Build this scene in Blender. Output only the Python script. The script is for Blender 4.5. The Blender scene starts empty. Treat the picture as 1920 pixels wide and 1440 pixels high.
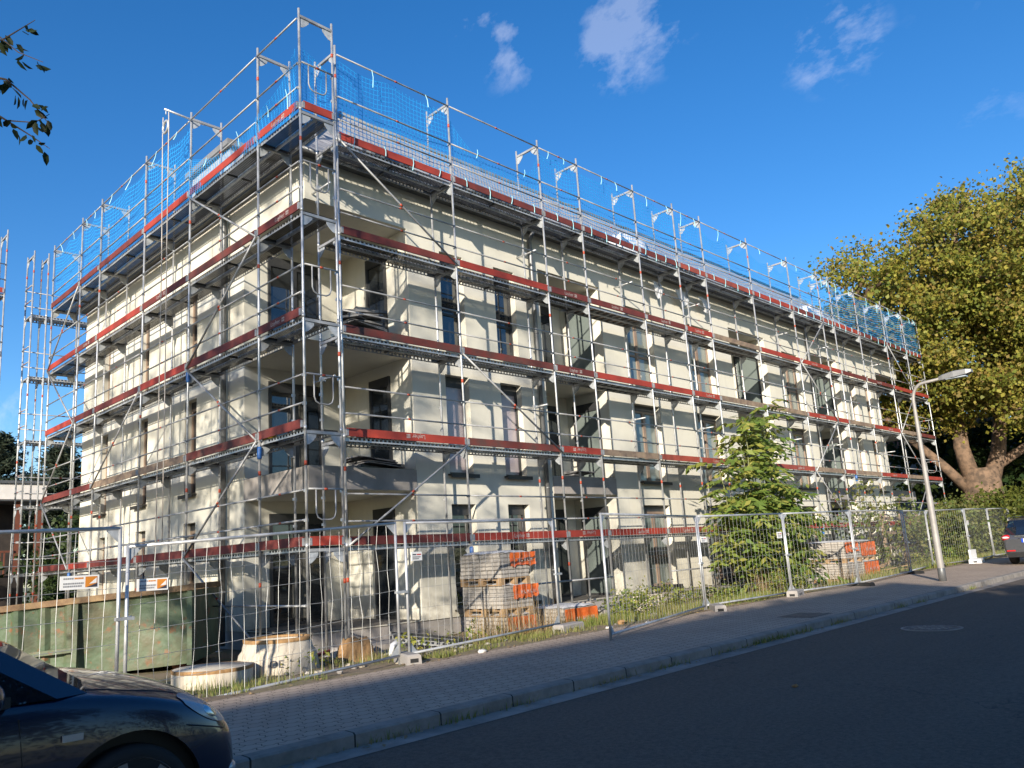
import bpy, math, random
import numpy as np
from mathutils import Vector, Matrix
R = random.Random(7)
NR = np.random.default_rng(11)
scene = bpy.context.scene
COL = scene.collection
rad = math.radians

# ---------------------------------------------------------------- materials
def new_mat(name):
    m = bpy.data.materials.new(name)
    m.use_nodes = True
    nt = m.node_tree
    nt.nodes.clear()
    out = nt.nodes.new('ShaderNodeOutputMaterial')
    return m, nt, out

def N(nt, kind, **kw):
    n = nt.nodes.new(kind)
    for k, v in kw.items():
        if k.startswith('i_'):
            n.inputs[k[2:].replace('_', ' ')].default_value = v
        else:
            setattr(n, k, v)
    return n

def ramp(nt, fac, stops):
    r = nt.nodes.new('ShaderNodeValToRGB')
    el = r.color_ramp.elements
    while len(el) < len(stops):
        el.new(0.5)
    for e, (p, c) in zip(el, stops):
        e.position = p
        e.color = (c[0], c[1], c[2], 1) if len(c) == 3 else c
    nt.links.new(fac, r.inputs[0])
    return r.outputs[0]

def noise(nt, vec, scale, detail=4, rough=0.55):
    n = nt.nodes.new('ShaderNodeTexNoise')
    n.inputs['Scale'].default_value = scale
    n.inputs['Detail'].default_value = detail
    n.inputs['Roughness'].default_value = rough
    if vec is not None:
        nt.links.new(vec, n.inputs['Vector'])
    return n.outputs['Fac']

def mixc(nt, fac, a, b, mode='MIX'):
    n = nt.nodes.new('ShaderNodeMix')
    n.data_type = 'RGBA'
    n.blend_type = mode
    if isinstance(fac, (int, float)):
        n.inputs[0].default_value = fac
    else:
        nt.links.new(fac, n.inputs[0])
    for sock, v in ((n.inputs[6], a), (n.inputs[7], b)):
        if isinstance(v, (tuple, list)):
            sock.default_value = (v[0], v[1], v[2], 1)
        else:
            nt.links.new(v, sock)
    return n.outputs[2]

def maths(nt, op, a, b=None, c=None):
    n = nt.nodes.new('ShaderNodeMath')
    n.operation = op
    for i, v in enumerate((a, b, c)):
        if v is None:
            continue
        if isinstance(v, (int, float)):
            n.inputs[i].default_value = v
        else:
            nt.links.new(v, n.inputs[i])
    return n.outputs[0]

def position(nt):
    return nt.nodes.new('ShaderNodeNewGeometry').outputs['Position']

def bump(nt, height, strength=0.3, dist=0.01):
    b = nt.nodes.new('ShaderNodeBump')
    b.inputs['Strength'].default_value = strength
    b.inputs['Distance'].default_value = dist
    nt.links.new(height, b.inputs['Height'])
    return b.outputs[0]

def pbr(name, c1, c2=None, rough=0.6, metal=0.0, scale=3.0, bmp=0.0, bscale=40.0, spec=0.5, lo=0.35, hi=0.65, coat=0.0):
    """a surface whose colour wanders between two real-world base colours"""
    m, nt, out = new_mat(name)
    p = N(nt, 'ShaderNodeBsdfPrincipled')
    p.inputs['Roughness'].default_value = rough
    p.inputs['Metallic'].default_value = metal
    p.inputs['Specular IOR Level'].default_value = spec
    p.inputs['Coat Weight'].default_value = coat
    pos = position(nt)
    if c2 is None:
        c2 = tuple(x * 0.8 for x in c1)
    f = noise(nt, pos, scale, 6, 0.6)
    nt.links.new(ramp(nt, f, [(lo, c1), (hi, c2)]), p.inputs['Base Color'])
    if bmp:
        nt.links.new(bump(nt, noise(nt, pos, bscale, 3), bmp, 0.01), p.inputs['Normal'])
    nt.links.new(p.outputs[0], out.inputs[0])
    return m

M = {}
M['steel'] = pbr('galvanised_steel', (0.60, 0.61, 0.62), (0.40, 0.41, 0.42), 0.42, 0.55, 5)
M['steel_dull'] = pbr('weathered_galvanised_steel', (0.42, 0.43, 0.44), (0.27, 0.27, 0.27), 0.55, 0.4, 4)
M['steel_dark'] = pbr('dark_sheet_steel', (0.08, 0.08, 0.078), (0.05, 0.05, 0.048), 0.7, 0.0, 6)
M['wire'] = pbr('fence_wire', (0.45, 0.46, 0.47), (0.33, 0.34, 0.34), 0.5, 0.4, 6)
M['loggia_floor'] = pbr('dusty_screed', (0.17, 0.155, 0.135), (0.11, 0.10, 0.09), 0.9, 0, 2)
M['band'] = pbr('orange_red_tape', (0.50, 0.08, 0.035), (0.34, 0.06, 0.03), 0.6, 0, 9)
M['bluepaint'] = pbr('blue_plastic', (0.03, 0.14, 0.42), (0.02, 0.09, 0.3), 0.45)
M['gusset'] = pbr('pale_zinc_plate', (0.46, 0.49, 0.52), (0.30, 0.32, 0.34), 0.55, 0.2, 8)
M['toe_red'] = pbr('red_painted_plywood', (0.38, 0.045, 0.024), (0.24, 0.032, 0.02), 0.65, 0, 2.0, 0.2, 60)
M['toe_faded'] = pbr('faded_red_plywood', (0.34, 0.065, 0.042), (0.19, 0.042, 0.03), 0.75, 0, 3.2, 0.25, 60)
M['toe_brown'] = pbr('red_brown_plywood', (0.17, 0.030, 0.022), (0.10, 0.022, 0.018), 0.7, 0, 2.6, 0.25, 60)
M['toe_dark'] = pbr('weathered_dark_red_board', (0.16, 0.030, 0.022), (0.085, 0.040, 0.032), 0.75, 0, 3.5, 0.3, 50)
M['toe_wood'] = pbr('grey_weathered_timber', (0.30, 0.22, 0.15), (0.17, 0.12, 0.09), 0.8, 0, 5, 0.3, 50)
M['white_print'] = pbr('white_print', (0.55, 0.50, 0.47), (0.30, 0.24, 0.22), 0.7, 0, 14)
M['concrete'] = pbr('raw_concrete', (0.36, 0.33, 0.31), (0.25, 0.235, 0.22), 0.85, 0, 1.6, 0.25, 30)
M['concrete_pale'] = pbr('pale_concrete', (0.56, 0.50, 0.40), (0.42, 0.37, 0.30), 0.85, 0, 3, 0.3, 40)
M['frame'] = pbr('anthracite_frame', (0.045, 0.047, 0.05), (0.03, 0.031, 0.034), 0.4)
M['frame_tan'] = pbr('tan_window_frame', (0.30, 0.22, 0.16), (0.24, 0.17, 0.13), 0.5)
M['sill'] = pbr('dark_aluminium_sill', (0.055, 0.053, 0.05), (0.035, 0.034, 0.033), 0.5, 0.2)
M['zinc'] = pbr('grey_zinc_pipe', (0.20, 0.205, 0.21), (0.13, 0.135, 0.14), 0.45, 0.5)
M['black'] = pbr('black_rubber', (0.018, 0.018, 0.019), (0.012, 0.012, 0.012), 0.8)
M['timber'] = pbr('pallet_timber', (0.38, 0.25, 0.135), (0.26, 0.17, 0.09), 0.8, 0, 6, 0.3, 60)
M['orange_film'] = pbr('orange_printed_film', (0.60, 0.135, 0.03), (0.42, 0.08, 0.02), 0.28, 0, 9, 0.7, 14)
M['white_film'] = pbr('white_plastic_film', (0.75, 0.75, 0.76), (0.55, 0.56, 0.58), 0.35, 0, 7, 0.8, 12)
M['white_board'] = pbr('white_sign_board', (0.78, 0.78, 0.77), (0.68, 0.68, 0.67), 0.45)
M['sign_orange'] = pbr('orange_sign_print', (0.66, 0.24, 0.03), None, 0.5)
M['sign_dark'] = pbr('dark_sign_print', (0.05, 0.05, 0.07), None, 0.5)
M['sign_grey'] = pbr('grey_sign_print', (0.30, 0.30, 0.31), None, 0.5)
M['sign_red'] = pbr('red_sign_print', (0.5, 0.03, 0.02), None, 0.5)
M['strap'] = pbr('pale_cyan_tie', (0.38, 0.66, 0.72), (0.25, 0.58, 0.68), 0.5)
M['rope'] = pbr('pale_rope', (0.55, 0.50, 0.45), (0.42, 0.38, 0.34), 0.8)
M['bark'] = pbr('flaking_bark', (0.20, 0.13, 0.085), (0.08, 0.055, 0.038), 0.9, 0, 3.0, 1.0, 7, lo=0.4, hi=0.6)
M['bark_dark'] = pbr('dark_bark', (0.10, 0.078, 0.06), (0.06, 0.047, 0.038), 0.9, 0, 4, 0.6, 15)
M['stem_green'] = pbr('green_stem', (0.20, 0.22, 0.10), (0.14, 0.14, 0.06), 0.7)
M['tile_stack'] = pbr('slate_grey_tiles', (0.15, 0.165, 0.18), (0.09, 0.10, 0.11), 0.5)
M['slate_boards'] = pbr('dark_stacked_boards', (0.24, 0.24, 0.245), (0.08, 0.08, 0.083), 0.7, 0, 5)
M['house'] = pbr('pale_house_render', (0.62, 0.58, 0.50), (0.52, 0.48, 0.42), 0.9, 0, 0.7)
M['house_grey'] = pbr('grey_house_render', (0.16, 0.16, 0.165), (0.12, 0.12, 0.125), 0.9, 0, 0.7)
M['fascia'] = pbr('white_fascia', (0.72, 0.69, 0.66), (0.62, 0.59, 0.56), 0.7)
M['rail_brown'] = pbr('brown_rusty_rail', (0.30, 0.20, 0.10), (0.17, 0.10, 0.055), 0.8, 0, 6, 0.4, 30)
M['rust'] = pbr('rust_red_paint', (0.17, 0.055, 0.03), (0.11, 0.035, 0.02), 0.7)
M['brown_wall'] = pbr('dark_brown_boards', (0.045, 0.035, 0.03), (0.025, 0.02, 0.018), 0.8)
M['rooftile_red'] = pbr('brown_roof_tiles', (0.20, 0.09, 0.06), (0.13, 0.06, 0.045), 0.8, 0, 4)
M['yellow'] = pbr('yellow_plastic', (0.62, 0.36, 0.02), None, 0.5)
M['lamp_grey'] = pbr('lamp_pole_grey', (0.33, 0.31, 0.29), (0.25, 0.235, 0.22), 0.6, 0.2, 3)
M['lamp_head'] = pbr('lamp_head_grey', (0.24, 0.24, 0.24), (0.20, 0.20, 0.20), 0.5, 0.2)
M['iron'] = pbr('worn_cast_iron', (0.20, 0.165, 0.14), (0.10, 0.085, 0.075), 0.7, 0.3, 14, 0.5, 70)
M['earth'] = pbr('dry_earth', (0.22, 0.155, 0.105), (0.12, 0.085, 0.06), 0.95, 0, 2.5, 0.8, 18)
M['litter'] = pbr('pale_litter', (0.62, 0.60, 0.57), (0.4, 0.38, 0.36), 0.8)
M['jute'] = pbr('brown_sacking', (0.36, 0.21, 0.09), (0.24, 0.14, 0.06), 0.9, 0, 6, 0.5, 25)
M['blue_tarp'] = pbr('blue_tarpaulin', (0.05, 0.17, 0.50), (0.03, 0.11, 0.36), 0.45, 0, 5, 0.5, 12)
M['maroon_hose'] = pbr('maroon_hose', (0.16, 0.02, 0.03), (0.10, 0.015, 0.02), 0.6)

def m_plaster():
    m, nt, out = new_mat('cream_render')
    p = N(nt, 'ShaderNodeBsdfPrincipled')
    p.inputs['Roughness'].default_value = 0.9
    p.inputs['Specular IOR Level'].default_value = 0.2
    pos = position(nt)
    f = noise(nt, pos, 0.5, 5, 0.6)
    c = ramp(nt, f, [(0.35, (0.66, 0.64, 0.555)), (0.65, (0.61, 0.59, 0.515))])
    g = noise(nt, pos, 6, 4, 0.7)
    c = mixc(nt, 0.10, c, ramp(nt, g, [(0.3, (0.5, 0.47, 0.39)), (0.7, (0.75, 0.72, 0.62))]))
    mp = nt.nodes.new('ShaderNodeMapping'); mp.inputs['Scale'].default_value = (3.2, 3.2, 0.28); nt.links.new(pos, mp.inputs[0])
    s_ = noise(nt, mp.outputs[0], 1.4, 6, 0.65)                  # rain streaks and float marks
    c = mixc(nt, ramp(nt, s_, [(0.55, (0, 0, 0)), (0.75, (0.30, 0.30, 0.30))]), c, (0.47, 0.45, 0.39))
    sz = nt.nodes.new('ShaderNodeSeparateXYZ'); nt.links.new(pos, sz.inputs[0])
    low = maths(nt, 'MAXIMUM', maths(nt, 'SUBTRACT', 1.0, maths(nt, 'MULTIPLY', sz.outputs[2], 0.85)), 0.0)
    sp_ = noise(nt, pos, 4.5, 7, 0.75)                            # mud splashed up by rain at the foot of the wall
    c = mixc(nt, maths(nt, 'MULTIPLY', low, ramp(nt, sp_, [(0.40, (0, 0, 0)), (0.62, (0.9, 0.9, 0.9))])), c, (0.26, 0.22, 0.17))
    q_ = noise(nt, pos, 1.7, 5, 0.7)
    c = mixc(nt, ramp(nt, q_, [(0.60, (0, 0, 0)), (0.72, (0.22, 0.22, 0.22))]), c, (0.74, 0.72, 0.64))
    nt.links.new(c, p.inputs['Base Color'])
    nt.links.new(bump(nt, noise(nt, pos, 120, 2), 0.25, 0.004), p.inputs['Normal'])
    nt.links.new(p.outputs[0], out.inputs[0])
    return m
M['plaster'] = m_plaster()

def m_glass(name, tint, rough=0.03):
    m, nt, out = new_mat(name)
    p = N(nt, 'ShaderNodeBsdfPrincipled')
    p.inputs['Base Color'].default_value = (*tint, 1)
    p.inputs['Roughness'].default_value = rough
    p.inputs['Specular IOR Level'].default_value = 1.0
    p.inputs['IOR'].default_value = 1.6
    pos = position(nt)
    nt.links.new(bump(nt, noise(nt, pos, 1.3, 2), 0.05, 0.03), p.inputs['Normal'])
    nt.links.new(p.outputs[0], out.inputs[0])
    return m
M['glass'] = m_glass('dark_window_glass', (0.02, 0.024, 0.028))
M['glass_lit_room'] = m_glass('lit_room_tint_glass', (0.16, 0.19, 0.18), 0.12)  # pale green-grey puts the lit rooms behind into the pane colour
M['glass_lilac'] = m_glass('lilac_reflection_glass', (0.36, 0.31, 0.33), 0.25)  # lilac reflection painted into the pane colour

def m_perforated():
    m, nt, out = new_mat('perforated_deck_steel')
    tc = nt.nodes.new('ShaderNodeTexCoord')
    sep = nt.nodes.new('ShaderNodeSeparateXYZ')
    nt.links.new(tc.outputs['Object'], sep.inputs[0])
    def cell(s, off=0.0):
        a = maths(nt, 'MULTIPLY_ADD', s, 1 / 0.045, off)
        return maths(nt, 'SUBTRACT', maths(nt, 'FRACT', a), 0.5)
    fx, fy = cell(sep.outputs[0]), cell(sep.outputs[1])
    d = maths(nt, 'ADD', maths(nt, 'MULTIPLY', fx, fx), maths(nt, 'MULTIPLY', fy, fy))
    hole = maths(nt, 'LESS_THAN', d, 0.028)
    p = N(nt, 'ShaderNodeBsdfPrincipled')
    p.inputs['Roughness'].default_value = 0.7
    p.inputs['Specular IOR Level'].default_value = 0.15
    f = noise(nt, position(nt), 5, 5)
    nt.links.new(ramp(nt, f, [(0.35, (0.085, 0.085, 0.083)), (0.65, (0.05, 0.048, 0.045))]), p.inputs['Base Color'])
    t = nt.nodes.new('ShaderNodeBsdfTransparent')
    mx = nt.nodes.new('ShaderNodeMixShader')
    nt.links.new(hole, mx.inputs[0]); nt.links.new(p.outputs[0], mx.inputs[1]); nt.links.new(t.outputs[0], mx.inputs[2])
    nt.links.new(mx.outputs[0], out.inputs[0])
    return m
M['perf'] = m_perforated()

def m_net():
    m, nt, out = new_mat('blue_knotted_net')
    uv = nt.nodes.new('ShaderNodeUVMap')
    sep = nt.nodes.new('ShaderNodeSeparateXYZ')
    nt.links.new(uv.outputs[0], sep.inputs[0])
    def line(s):
        a = maths(nt, 'FRACT', maths(nt, 'MULTIPLY', s, 1 / 0.10))
        return maths(nt, 'LESS_THAN', a, 0.17)
    hit = maths(nt, 'MAXIMUM', line(sep.outputs[0]), line(sep.outputs[1]))
    d = nt.nodes.new('ShaderNodeBsdfDiffuse')
    d.inputs[0].default_value = (0.04, 0.40, 0.92, 1)
    tr = nt.nodes.new('ShaderNodeBsdfTranslucent')
    tr.inputs[0].default_value = (0.06, 0.48, 0.97, 1)
    a = nt.nodes.new('ShaderNodeMixShader'); a.inputs[0].default_value = 0.45
    nt.links.new(d.outputs[0], a.inputs[1]); nt.links.new(tr.outputs[0], a.inputs[2])
    t = nt.nodes.new('ShaderNodeBsdfTransparent')
    mx = nt.nodes.new('ShaderNodeMixShader')
    nt.links.new(hit, mx.inputs[0]); nt.links.new(t.outputs[0], mx.inputs[1]); nt.links.new(a.outputs[0], mx.inputs[2])
    nt.links.new(mx.outputs[0], out.inputs[0])
    return m
M['net'] = m_net()

def m_leaf(name, cols, trans=0.35):
    m, nt, out = new_mat(name)
    g = nt.nodes.new('ShaderNodeNewGeometry')
    n = len(cols)
    c = ramp(nt, g.outputs['Random Per Island'], [((i + 0.5) / n, k) for i, k in enumerate(cols)])
    big = noise(nt, g.outputs['Position'], 0.35, 3)
    c = mixc(nt, 0.35, c, ramp(nt, big, [(0.35, cols[0]), (0.65, cols[-1])]))
    p = N(nt, 'ShaderNodeBsdfPrincipled')
    p.inputs['Roughness'].default_value = 0.55
    p.inputs['Specular IOR Level'].default_value = 0.25
    nt.links.new(c, p.inputs['Base Color'])
    t = nt.nodes.new('ShaderNodeBsdfTranslucent')
    nt.links.new(c, t.inputs[0])
    mx = nt.nodes.new('ShaderNodeMixShader'); mx.inputs[0].default_value = trans
    nt.links.new(p.outputs[0], mx.inputs[1]); nt.links.new(t.outputs[0], mx.inputs[2])
    nt.links.new(mx.outputs[0], out.inputs[0])
    return m
M['leaf_plane'] = m_leaf('autumn_plane_leaves', [(0.11, 0.155, 0.028), (0.20, 0.23, 0.036), (0.30, 0.30, 0.045), (0.40, 0.34, 0.055), (0.22, 0.15, 0.045)])
M['leaf_walnut'] = m_leaf('fresh_green_leaves', [(0.09, 0.165, 0.032), (0.15, 0.23, 0.045), (0.23, 0.29, 0.058), (0.34, 0.31, 0.07)])
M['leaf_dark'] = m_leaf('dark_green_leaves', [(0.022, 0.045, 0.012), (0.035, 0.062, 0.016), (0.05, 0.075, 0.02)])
M['leaf_twig'] = m_leaf('darkened_twig_leaves', [(0.012, 0.022, 0.006), (0.02, 0.034, 0.009), (0.03, 0.042, 0.012)], 0.2)  # darker copy of leaf_dark; shade put into the colour to dull sunlit twigs
M['leaf_hedge'] = m_leaf('hedge_leaves', [(0.08, 0.125, 0.03), (0.13, 0.17, 0.04), (0.19, 0.21, 0.055), (0.16, 0.14, 0.05)])
M['leaf_needle'] = m_leaf('blue_green_needles', [(0.05, 0.075, 0.055), (0.07, 0.095, 0.06), (0.10, 0.12, 0.08)])
M['leaf_yellow'] = m_leaf('yellow_green_leaves', [(0.10, 0.12, 0.02), (0.16, 0.15, 0.03), (0.07, 0.10, 0.02)])
M['grass'] = m_leaf('grass_blades', [(0.12, 0.19, 0.03), (0.18, 0.24, 0.05), (0.28, 0.27, 0.09), (0.32, 0.26, 0.12)], 0.3)
M['dry_weed'] = m_leaf('dry_weed_stalks', [(0.30, 0.20, 0.10), (0.22, 0.15, 0.07), (0.36, 0.27, 0.15)], 0.2)

def m_asphalt():
    m, nt, out = new_mat('asphalt')
    p = N(nt, 'ShaderNodeBsdfPrincipled')
    pos = position(nt)
    big = noise(nt, pos, 0.35, 5, 0.6)
    c = ramp(nt, big, [(0.3, (0.155, 0.122, 0.098)), (0.7, (0.11, 0.088, 0.071))])
    # wheel tracks run along the street: a slow change across it
    mp = nt.nodes.new('ShaderNodeMapping'); mp.inputs['Scale'].default_value = (0.05, 0.9, 0.05); nt.links.new(pos, mp.inputs[0])
    tr = noise(nt, mp.outputs[0], 1.6, 4, 0.6)
    c = mixc(nt, 0.45, c, ramp(nt, tr, [(0.35, (0.070, 0.056, 0.046)), (0.65, (0.15, 0.122, 0.098))]))
    sp = noise(nt, pos, 130, 2, 0.8)
    c = mixc(nt, 0.5, c, ramp(nt, sp, [(0.42, (0.042, 0.035, 0.030)), (0.58, (0.11, 0.09, 0.073)), (0.74, (0.36, 0.31, 0.26))]))
    vo = nt.nodes.new('ShaderNodeTexVoronoi'); vo.feature = 'DISTANCE_TO_EDGE'; vo.inputs['Scale'].default_value = 0.42
    wv = nt.nodes.new('ShaderNodeVectorMath'); wv.operation = 'ADD'; nt.links.new(pos, wv.inputs[0])
    nz = nt.nodes.new('ShaderNodeTexNoise'); nz.inputs['Scale'].default_value = 2.2; nz.inputs['Detail'].default_value = 5; nt.links.new(pos, nz.inputs['Vector'])
    nt.links.new(nz.outputs['Color'], wv.inputs[1]); nt.links.new(wv.outputs[0], vo.inputs['Vector'])
    crack = maths(nt, 'MULTIPLY', maths(nt, 'LESS_THAN', vo.outputs['Distance'], 0.006), maths(nt, 'GREATER_THAN', noise(nt, pos, 0.22, 2), 0.52))
    c = mixc(nt, maths(nt, 'MULTIPLY', crack, 0.7), c, (0.03, 0.03, 0.03))
    md = noise(nt, pos, 22, 5, 0.75)
    c = mixc(nt, 0.28, c, ramp(nt, md, [(0.38, (0.035, 0.029, 0.025)), (0.62, (0.21, 0.175, 0.145))]))
    st = noise(nt, pos, 1.1, 7, 0.75)
    c = mixc(nt, ramp(nt, st, [(0.62, (0, 0, 0)), (0.70, (0.5, 0.5, 0.5))]), c, (0.05, 0.05, 0.052))
    nt.links.new(c, p.inputs['Base Color'])
    p.inputs['Roughness'].default_value = 0.85
    p.inputs['Specular IOR Level'].default_value = 0.3
    nt.links.new(bump(nt, noise(nt, pos, 120, 3, 0.7), 0.5, 0.006), p.inputs['Normal'])
    nt.links.new(p.outputs[0], out.inputs[0])
    return m
M['asphalt'] = m_asphalt()

def m_pavers():
    m, nt, out = new_mat('interlocking_pavers')
    p = N(nt, 'ShaderNodeBsdfPrincipled')
    pos = position(nt)
    # wavy joints of interlocking blocks: warp the lookup with a zigzag
    sep = nt.nodes.new('ShaderNodeSeparateXYZ'); nt.links.new(pos, sep.inputs[0])
    zx = maths(nt, 'MULTIPLY', maths(nt, 'PINGPONG', sep.outputs[0], 0.05), 0.55)
    zy = maths(nt, 'MULTIPLY', maths(nt, 'PINGPONG', sep.outputs[1], 0.05), 0.55)
    cb = nt.nodes.new('ShaderNodeCombineXYZ')
    nt.links.new(maths(nt, 'ADD', sep.outputs[0], zy), cb.inputs[0])
    nt.links.new(maths(nt, 'ADD', sep.outputs[1], zx), cb.inputs[1])
    b = nt.nodes.new('ShaderNodeTexBrick')
    b.inputs['Scale'].default_value = 1.0
    b.inputs['Brick Width'].default_value = 0.20
    b.inputs['Row Height'].default_value = 0.165
    b.inputs['Mortar Size'].default_value = 0.006
    b.inputs['Mortar Smooth'].default_value = 0.3
    b.inputs['Color1'].default_value = (0.44, 0.345, 0.27, 1)
    b.inputs['Color2'].default_value = (0.36, 0.28, 0.22, 1)
    b.inputs['Mortar'].default_value = (0.05, 0.045, 0.035, 1)
    nt.links.new(cb.outputs[0], b.inputs['Vector'])
    f = noise(nt, pos, 0.8, 6, 0.65)
    c = mixc(nt, 0.45, b.outputs['Color'], ramp(nt, f, [(0.3, (0.46, 0.365, 0.285)), (0.7, (0.25, 0.20, 0.16))]), 'MIX')
    c = mixc(nt, b.outputs['Fac'], c, (0.06, 0.052, 0.04))
    nt.links.new(c, p.inputs['Base Color'])
    p.inputs['Roughness'].default_value = 0.85
    inv = maths(nt, 'SUBTRACT', 1.0, b.outputs['Fac'])
    h = maths(nt, 'ADD', inv, maths(nt, 'MULTIPLY', noise(nt, pos, 60, 3), 0.25))
    nt.links.new(bump(nt, h, 0.6, 0.008), p.inputs['Normal'])
    nt.links.new(p.outputs[0], out.inputs[0])
    return m
M['pavers'] = m_pavers()

def m_kerb():
    m, nt, out = new_mat('kerb_stone')
    p = N(nt, 'ShaderNodeBsdfPrincipled')
    pos = position(nt)
    f = noise(nt, pos, 3.0, 6, 0.7)
    c = ramp(nt, f, [(0.3, (0.31, 0.28, 0.25)), (0.7, (0.16, 0.145, 0.125))])
    sep = nt.nodes.new('ShaderNodeSeparateXYZ'); nt.links.new(pos, sep.inputs[0])
    j = maths(nt, 'LESS_THAN', maths(nt, 'FRACT', sep.outputs[0]), 0.018)
    c = mixc(nt, j, c, (0.03, 0.028, 0.022))
    nt.links.new(c, p.inputs['Base Color'])
    p.inputs['Roughness'].default_value = 0.9
    nt.links.new(bump(nt, noise(nt, pos, 25, 4), 0.5, 0.01), p.inputs['Normal'])
    nt.links.new(p.outputs[0], out.inputs[0])
    return m
M['kerb'] = m_kerb()
M['gutter'] = pbr('worn_gutter_strip', (0.34, 0.295, 0.255), (0.19, 0.17, 0.15), 0.9, 0, 2.2, 0.4, 40)
M['far_ground'] = pbr('mown_ground', (0.10, 0.12, 0.04), (0.16, 0.13, 0.07), 0.95, 0, 0.3, 0.5, 6)

def m_site():
    m, nt, out = new_mat('site_soil')
    p = N(nt, 'ShaderNodeBsdfPrincipled')
    pos = position(nt)
    f = noise(nt, pos, 1.3, 7, 0.65)
    c = ramp(nt, f, [(0.25, (0.10, 0.075, 0.05)), (0.45, (0.23, 0.175, 0.12)), (0.6, (0.17, 0.15, 0.07)), (0.75, (0.30, 0.25, 0.19))])
    nt.links.new(c, p.inputs['Base Color'])
    p.inputs['Roughness'].default_value = 0.95
    nt.links.new(bump(nt, noise(nt, pos, 14, 6, 0.7), 0.9, 0.04), p.inputs['Normal'])
    nt.links.new(p.outputs[0], out.inputs[0])
    return m
M['site'] = m_site()

def m_rooftiles():
    m, nt, out = new_mat('grey_flat_roof_tiles')
    p = N(nt, 'ShaderNodeBsdfPrincipled')
    pos = position(nt)
    sep = nt.nodes.new('ShaderNodeSeparateXYZ'); nt.links.new(pos, sep.inputs[0])
    cb = nt.nodes.new('ShaderNodeCombineXYZ')
    nt.links.new(maths(nt, 'ADD', sep.outputs[0], sep.outputs[1]), cb.inputs[0])
    nt.links.new(sep.outputs[2], cb.inputs[1])
    b = nt.nodes.new('ShaderNodeTexBrick')
    b.inputs['Scale'].default_value = 1.0
    b.inputs['Brick Width'].default_value = 0.30
    b.inputs['Row Height'].default_value = 0.24
    b.inputs['Mortar Size'].default_value = 0.012
    b.inputs['Color1'].default_value = (0.40, 0.39, 0.39, 1)
    b.inputs['Color2'].default_value = (0.34, 0.33, 0.335, 1)
    b.inputs['Mortar'].default_value = (0.15, 0.15, 0.16, 1)
    nt.links.new(cb.outputs[0], b.inputs['Vector'])
    nt.links.new(b.outputs['Color'], p.inputs['Base Color'])
    p.inputs['Roughness'].default_value = 0.5
    nt.links.new(bump(nt, maths(nt, 'SUBTRACT', 1.0, b.outputs['Fac']), 0.5, 0.02), p.inputs['Normal'])
    nt.links.new(p.outputs[0], out.inputs[0])
    return m
M['rooftiles'] = m_rooftiles()

def m_stones():
    m, nt, out = new_mat('stacked_paving_stones')
    p = N(nt, 'ShaderNodeBsdfPrincipled')
    tc = nt.nodes.new('ShaderNodeTexCoord')
    sep = nt.nodes.new('ShaderNodeSeparateXYZ'); nt.links.new(tc.outputs['Object'], sep.inputs[0])
    pos = tc.outputs['Object']
    cb = nt.nodes.new('ShaderNodeCombineXYZ')
    nt.links.new(maths(nt, 'ADD', sep.outputs[0], sep.outputs[1]), cb.inputs[0])
    warp = maths(nt, 'MULTIPLY', noise(nt, pos, 6, 2), 0.03)
    nt.links.new(maths(nt, 'ADD', sep.outputs[2], warp), cb.inputs[1])
    b = nt.nodes.new('ShaderNodeTexBrick')
    b.inputs['Scale'].default_value = 1.0
    b.inputs['Brick Width'].default_value = 0.20
    b.inputs['Row Height'].default_value = 0.075
    b.inputs['Mortar Size'].default_value = 0.007
    b.inputs['Color1'].default_value = (0.42, 0.385, 0.34, 1)
    b.inputs['Color2'].default_value = (0.34, 0.31, 0.275, 1)
    b.inputs['Mortar'].default_value = (0.10, 0.09, 0.08, 1)
    b.offset = 0.0
    nt.links.new(cb.outputs[0], b.inputs['Vector'])
    f = noise(nt, pos, 12, 5)
    c = mixc(nt, 0.3, b.outputs['Color'], ramp(nt, f, [(0.35, (0.46, 0.43, 0.39)), (0.65, (0.22, 0.2, 0.18))]))
    nt.links.new(c, p.inputs['Base Color'])
    p.inputs['Roughness'].default_value = 0.85
    nt.links.new(bump(nt, maths(nt, 'SUBTRACT', 1.0, b.outputs['Fac']), 0.9, 0.015), p.inputs['Normal'])
    nt.links.new(p.outputs[0], out.inputs[0])
    return m
M['stones'] = m_stones()

def m_skip():
    m, nt, out = new_mat('scratched_green_container_paint')
    p = N(nt, 'ShaderNodeBsdfPrincipled')
    pos = position(nt)
    f = noise(nt, pos, 1.6, 5, 0.6)
    c = ramp(nt, f, [(0.3, (0.105, 0.155, 0.09)), (0.7, (0.065, 0.10, 0.055))])
    r = noise(nt, pos, 3.2, 8, 0.72)
    c = mixc(nt, ramp(nt, r, [(0.57, (0, 0, 0)), (0.63, (1, 1, 1))]), c, (0.20, 0.085, 0.035))
    d = noise(nt, pos, 0.9, 6, 0.7)
    c = mixc(nt, ramp(nt, d, [(0.45, (0, 0, 0)), (0.62, (0.8, 0.8, 0.8))]), c, (0.105, 0.09, 0.05))
    nt.links.new(c, p.inputs['Base Color'])
    p.inputs['Roughness'].default_value = 0.6
    nt.links.new(bump(nt, noise(nt, pos, 1.8, 4), 0.6, 0.10), p.inputs['Normal'])
    nt.links.new(p.outputs[0], out.inputs[0])
    return m
M['skip'] = m_skip()

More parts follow.
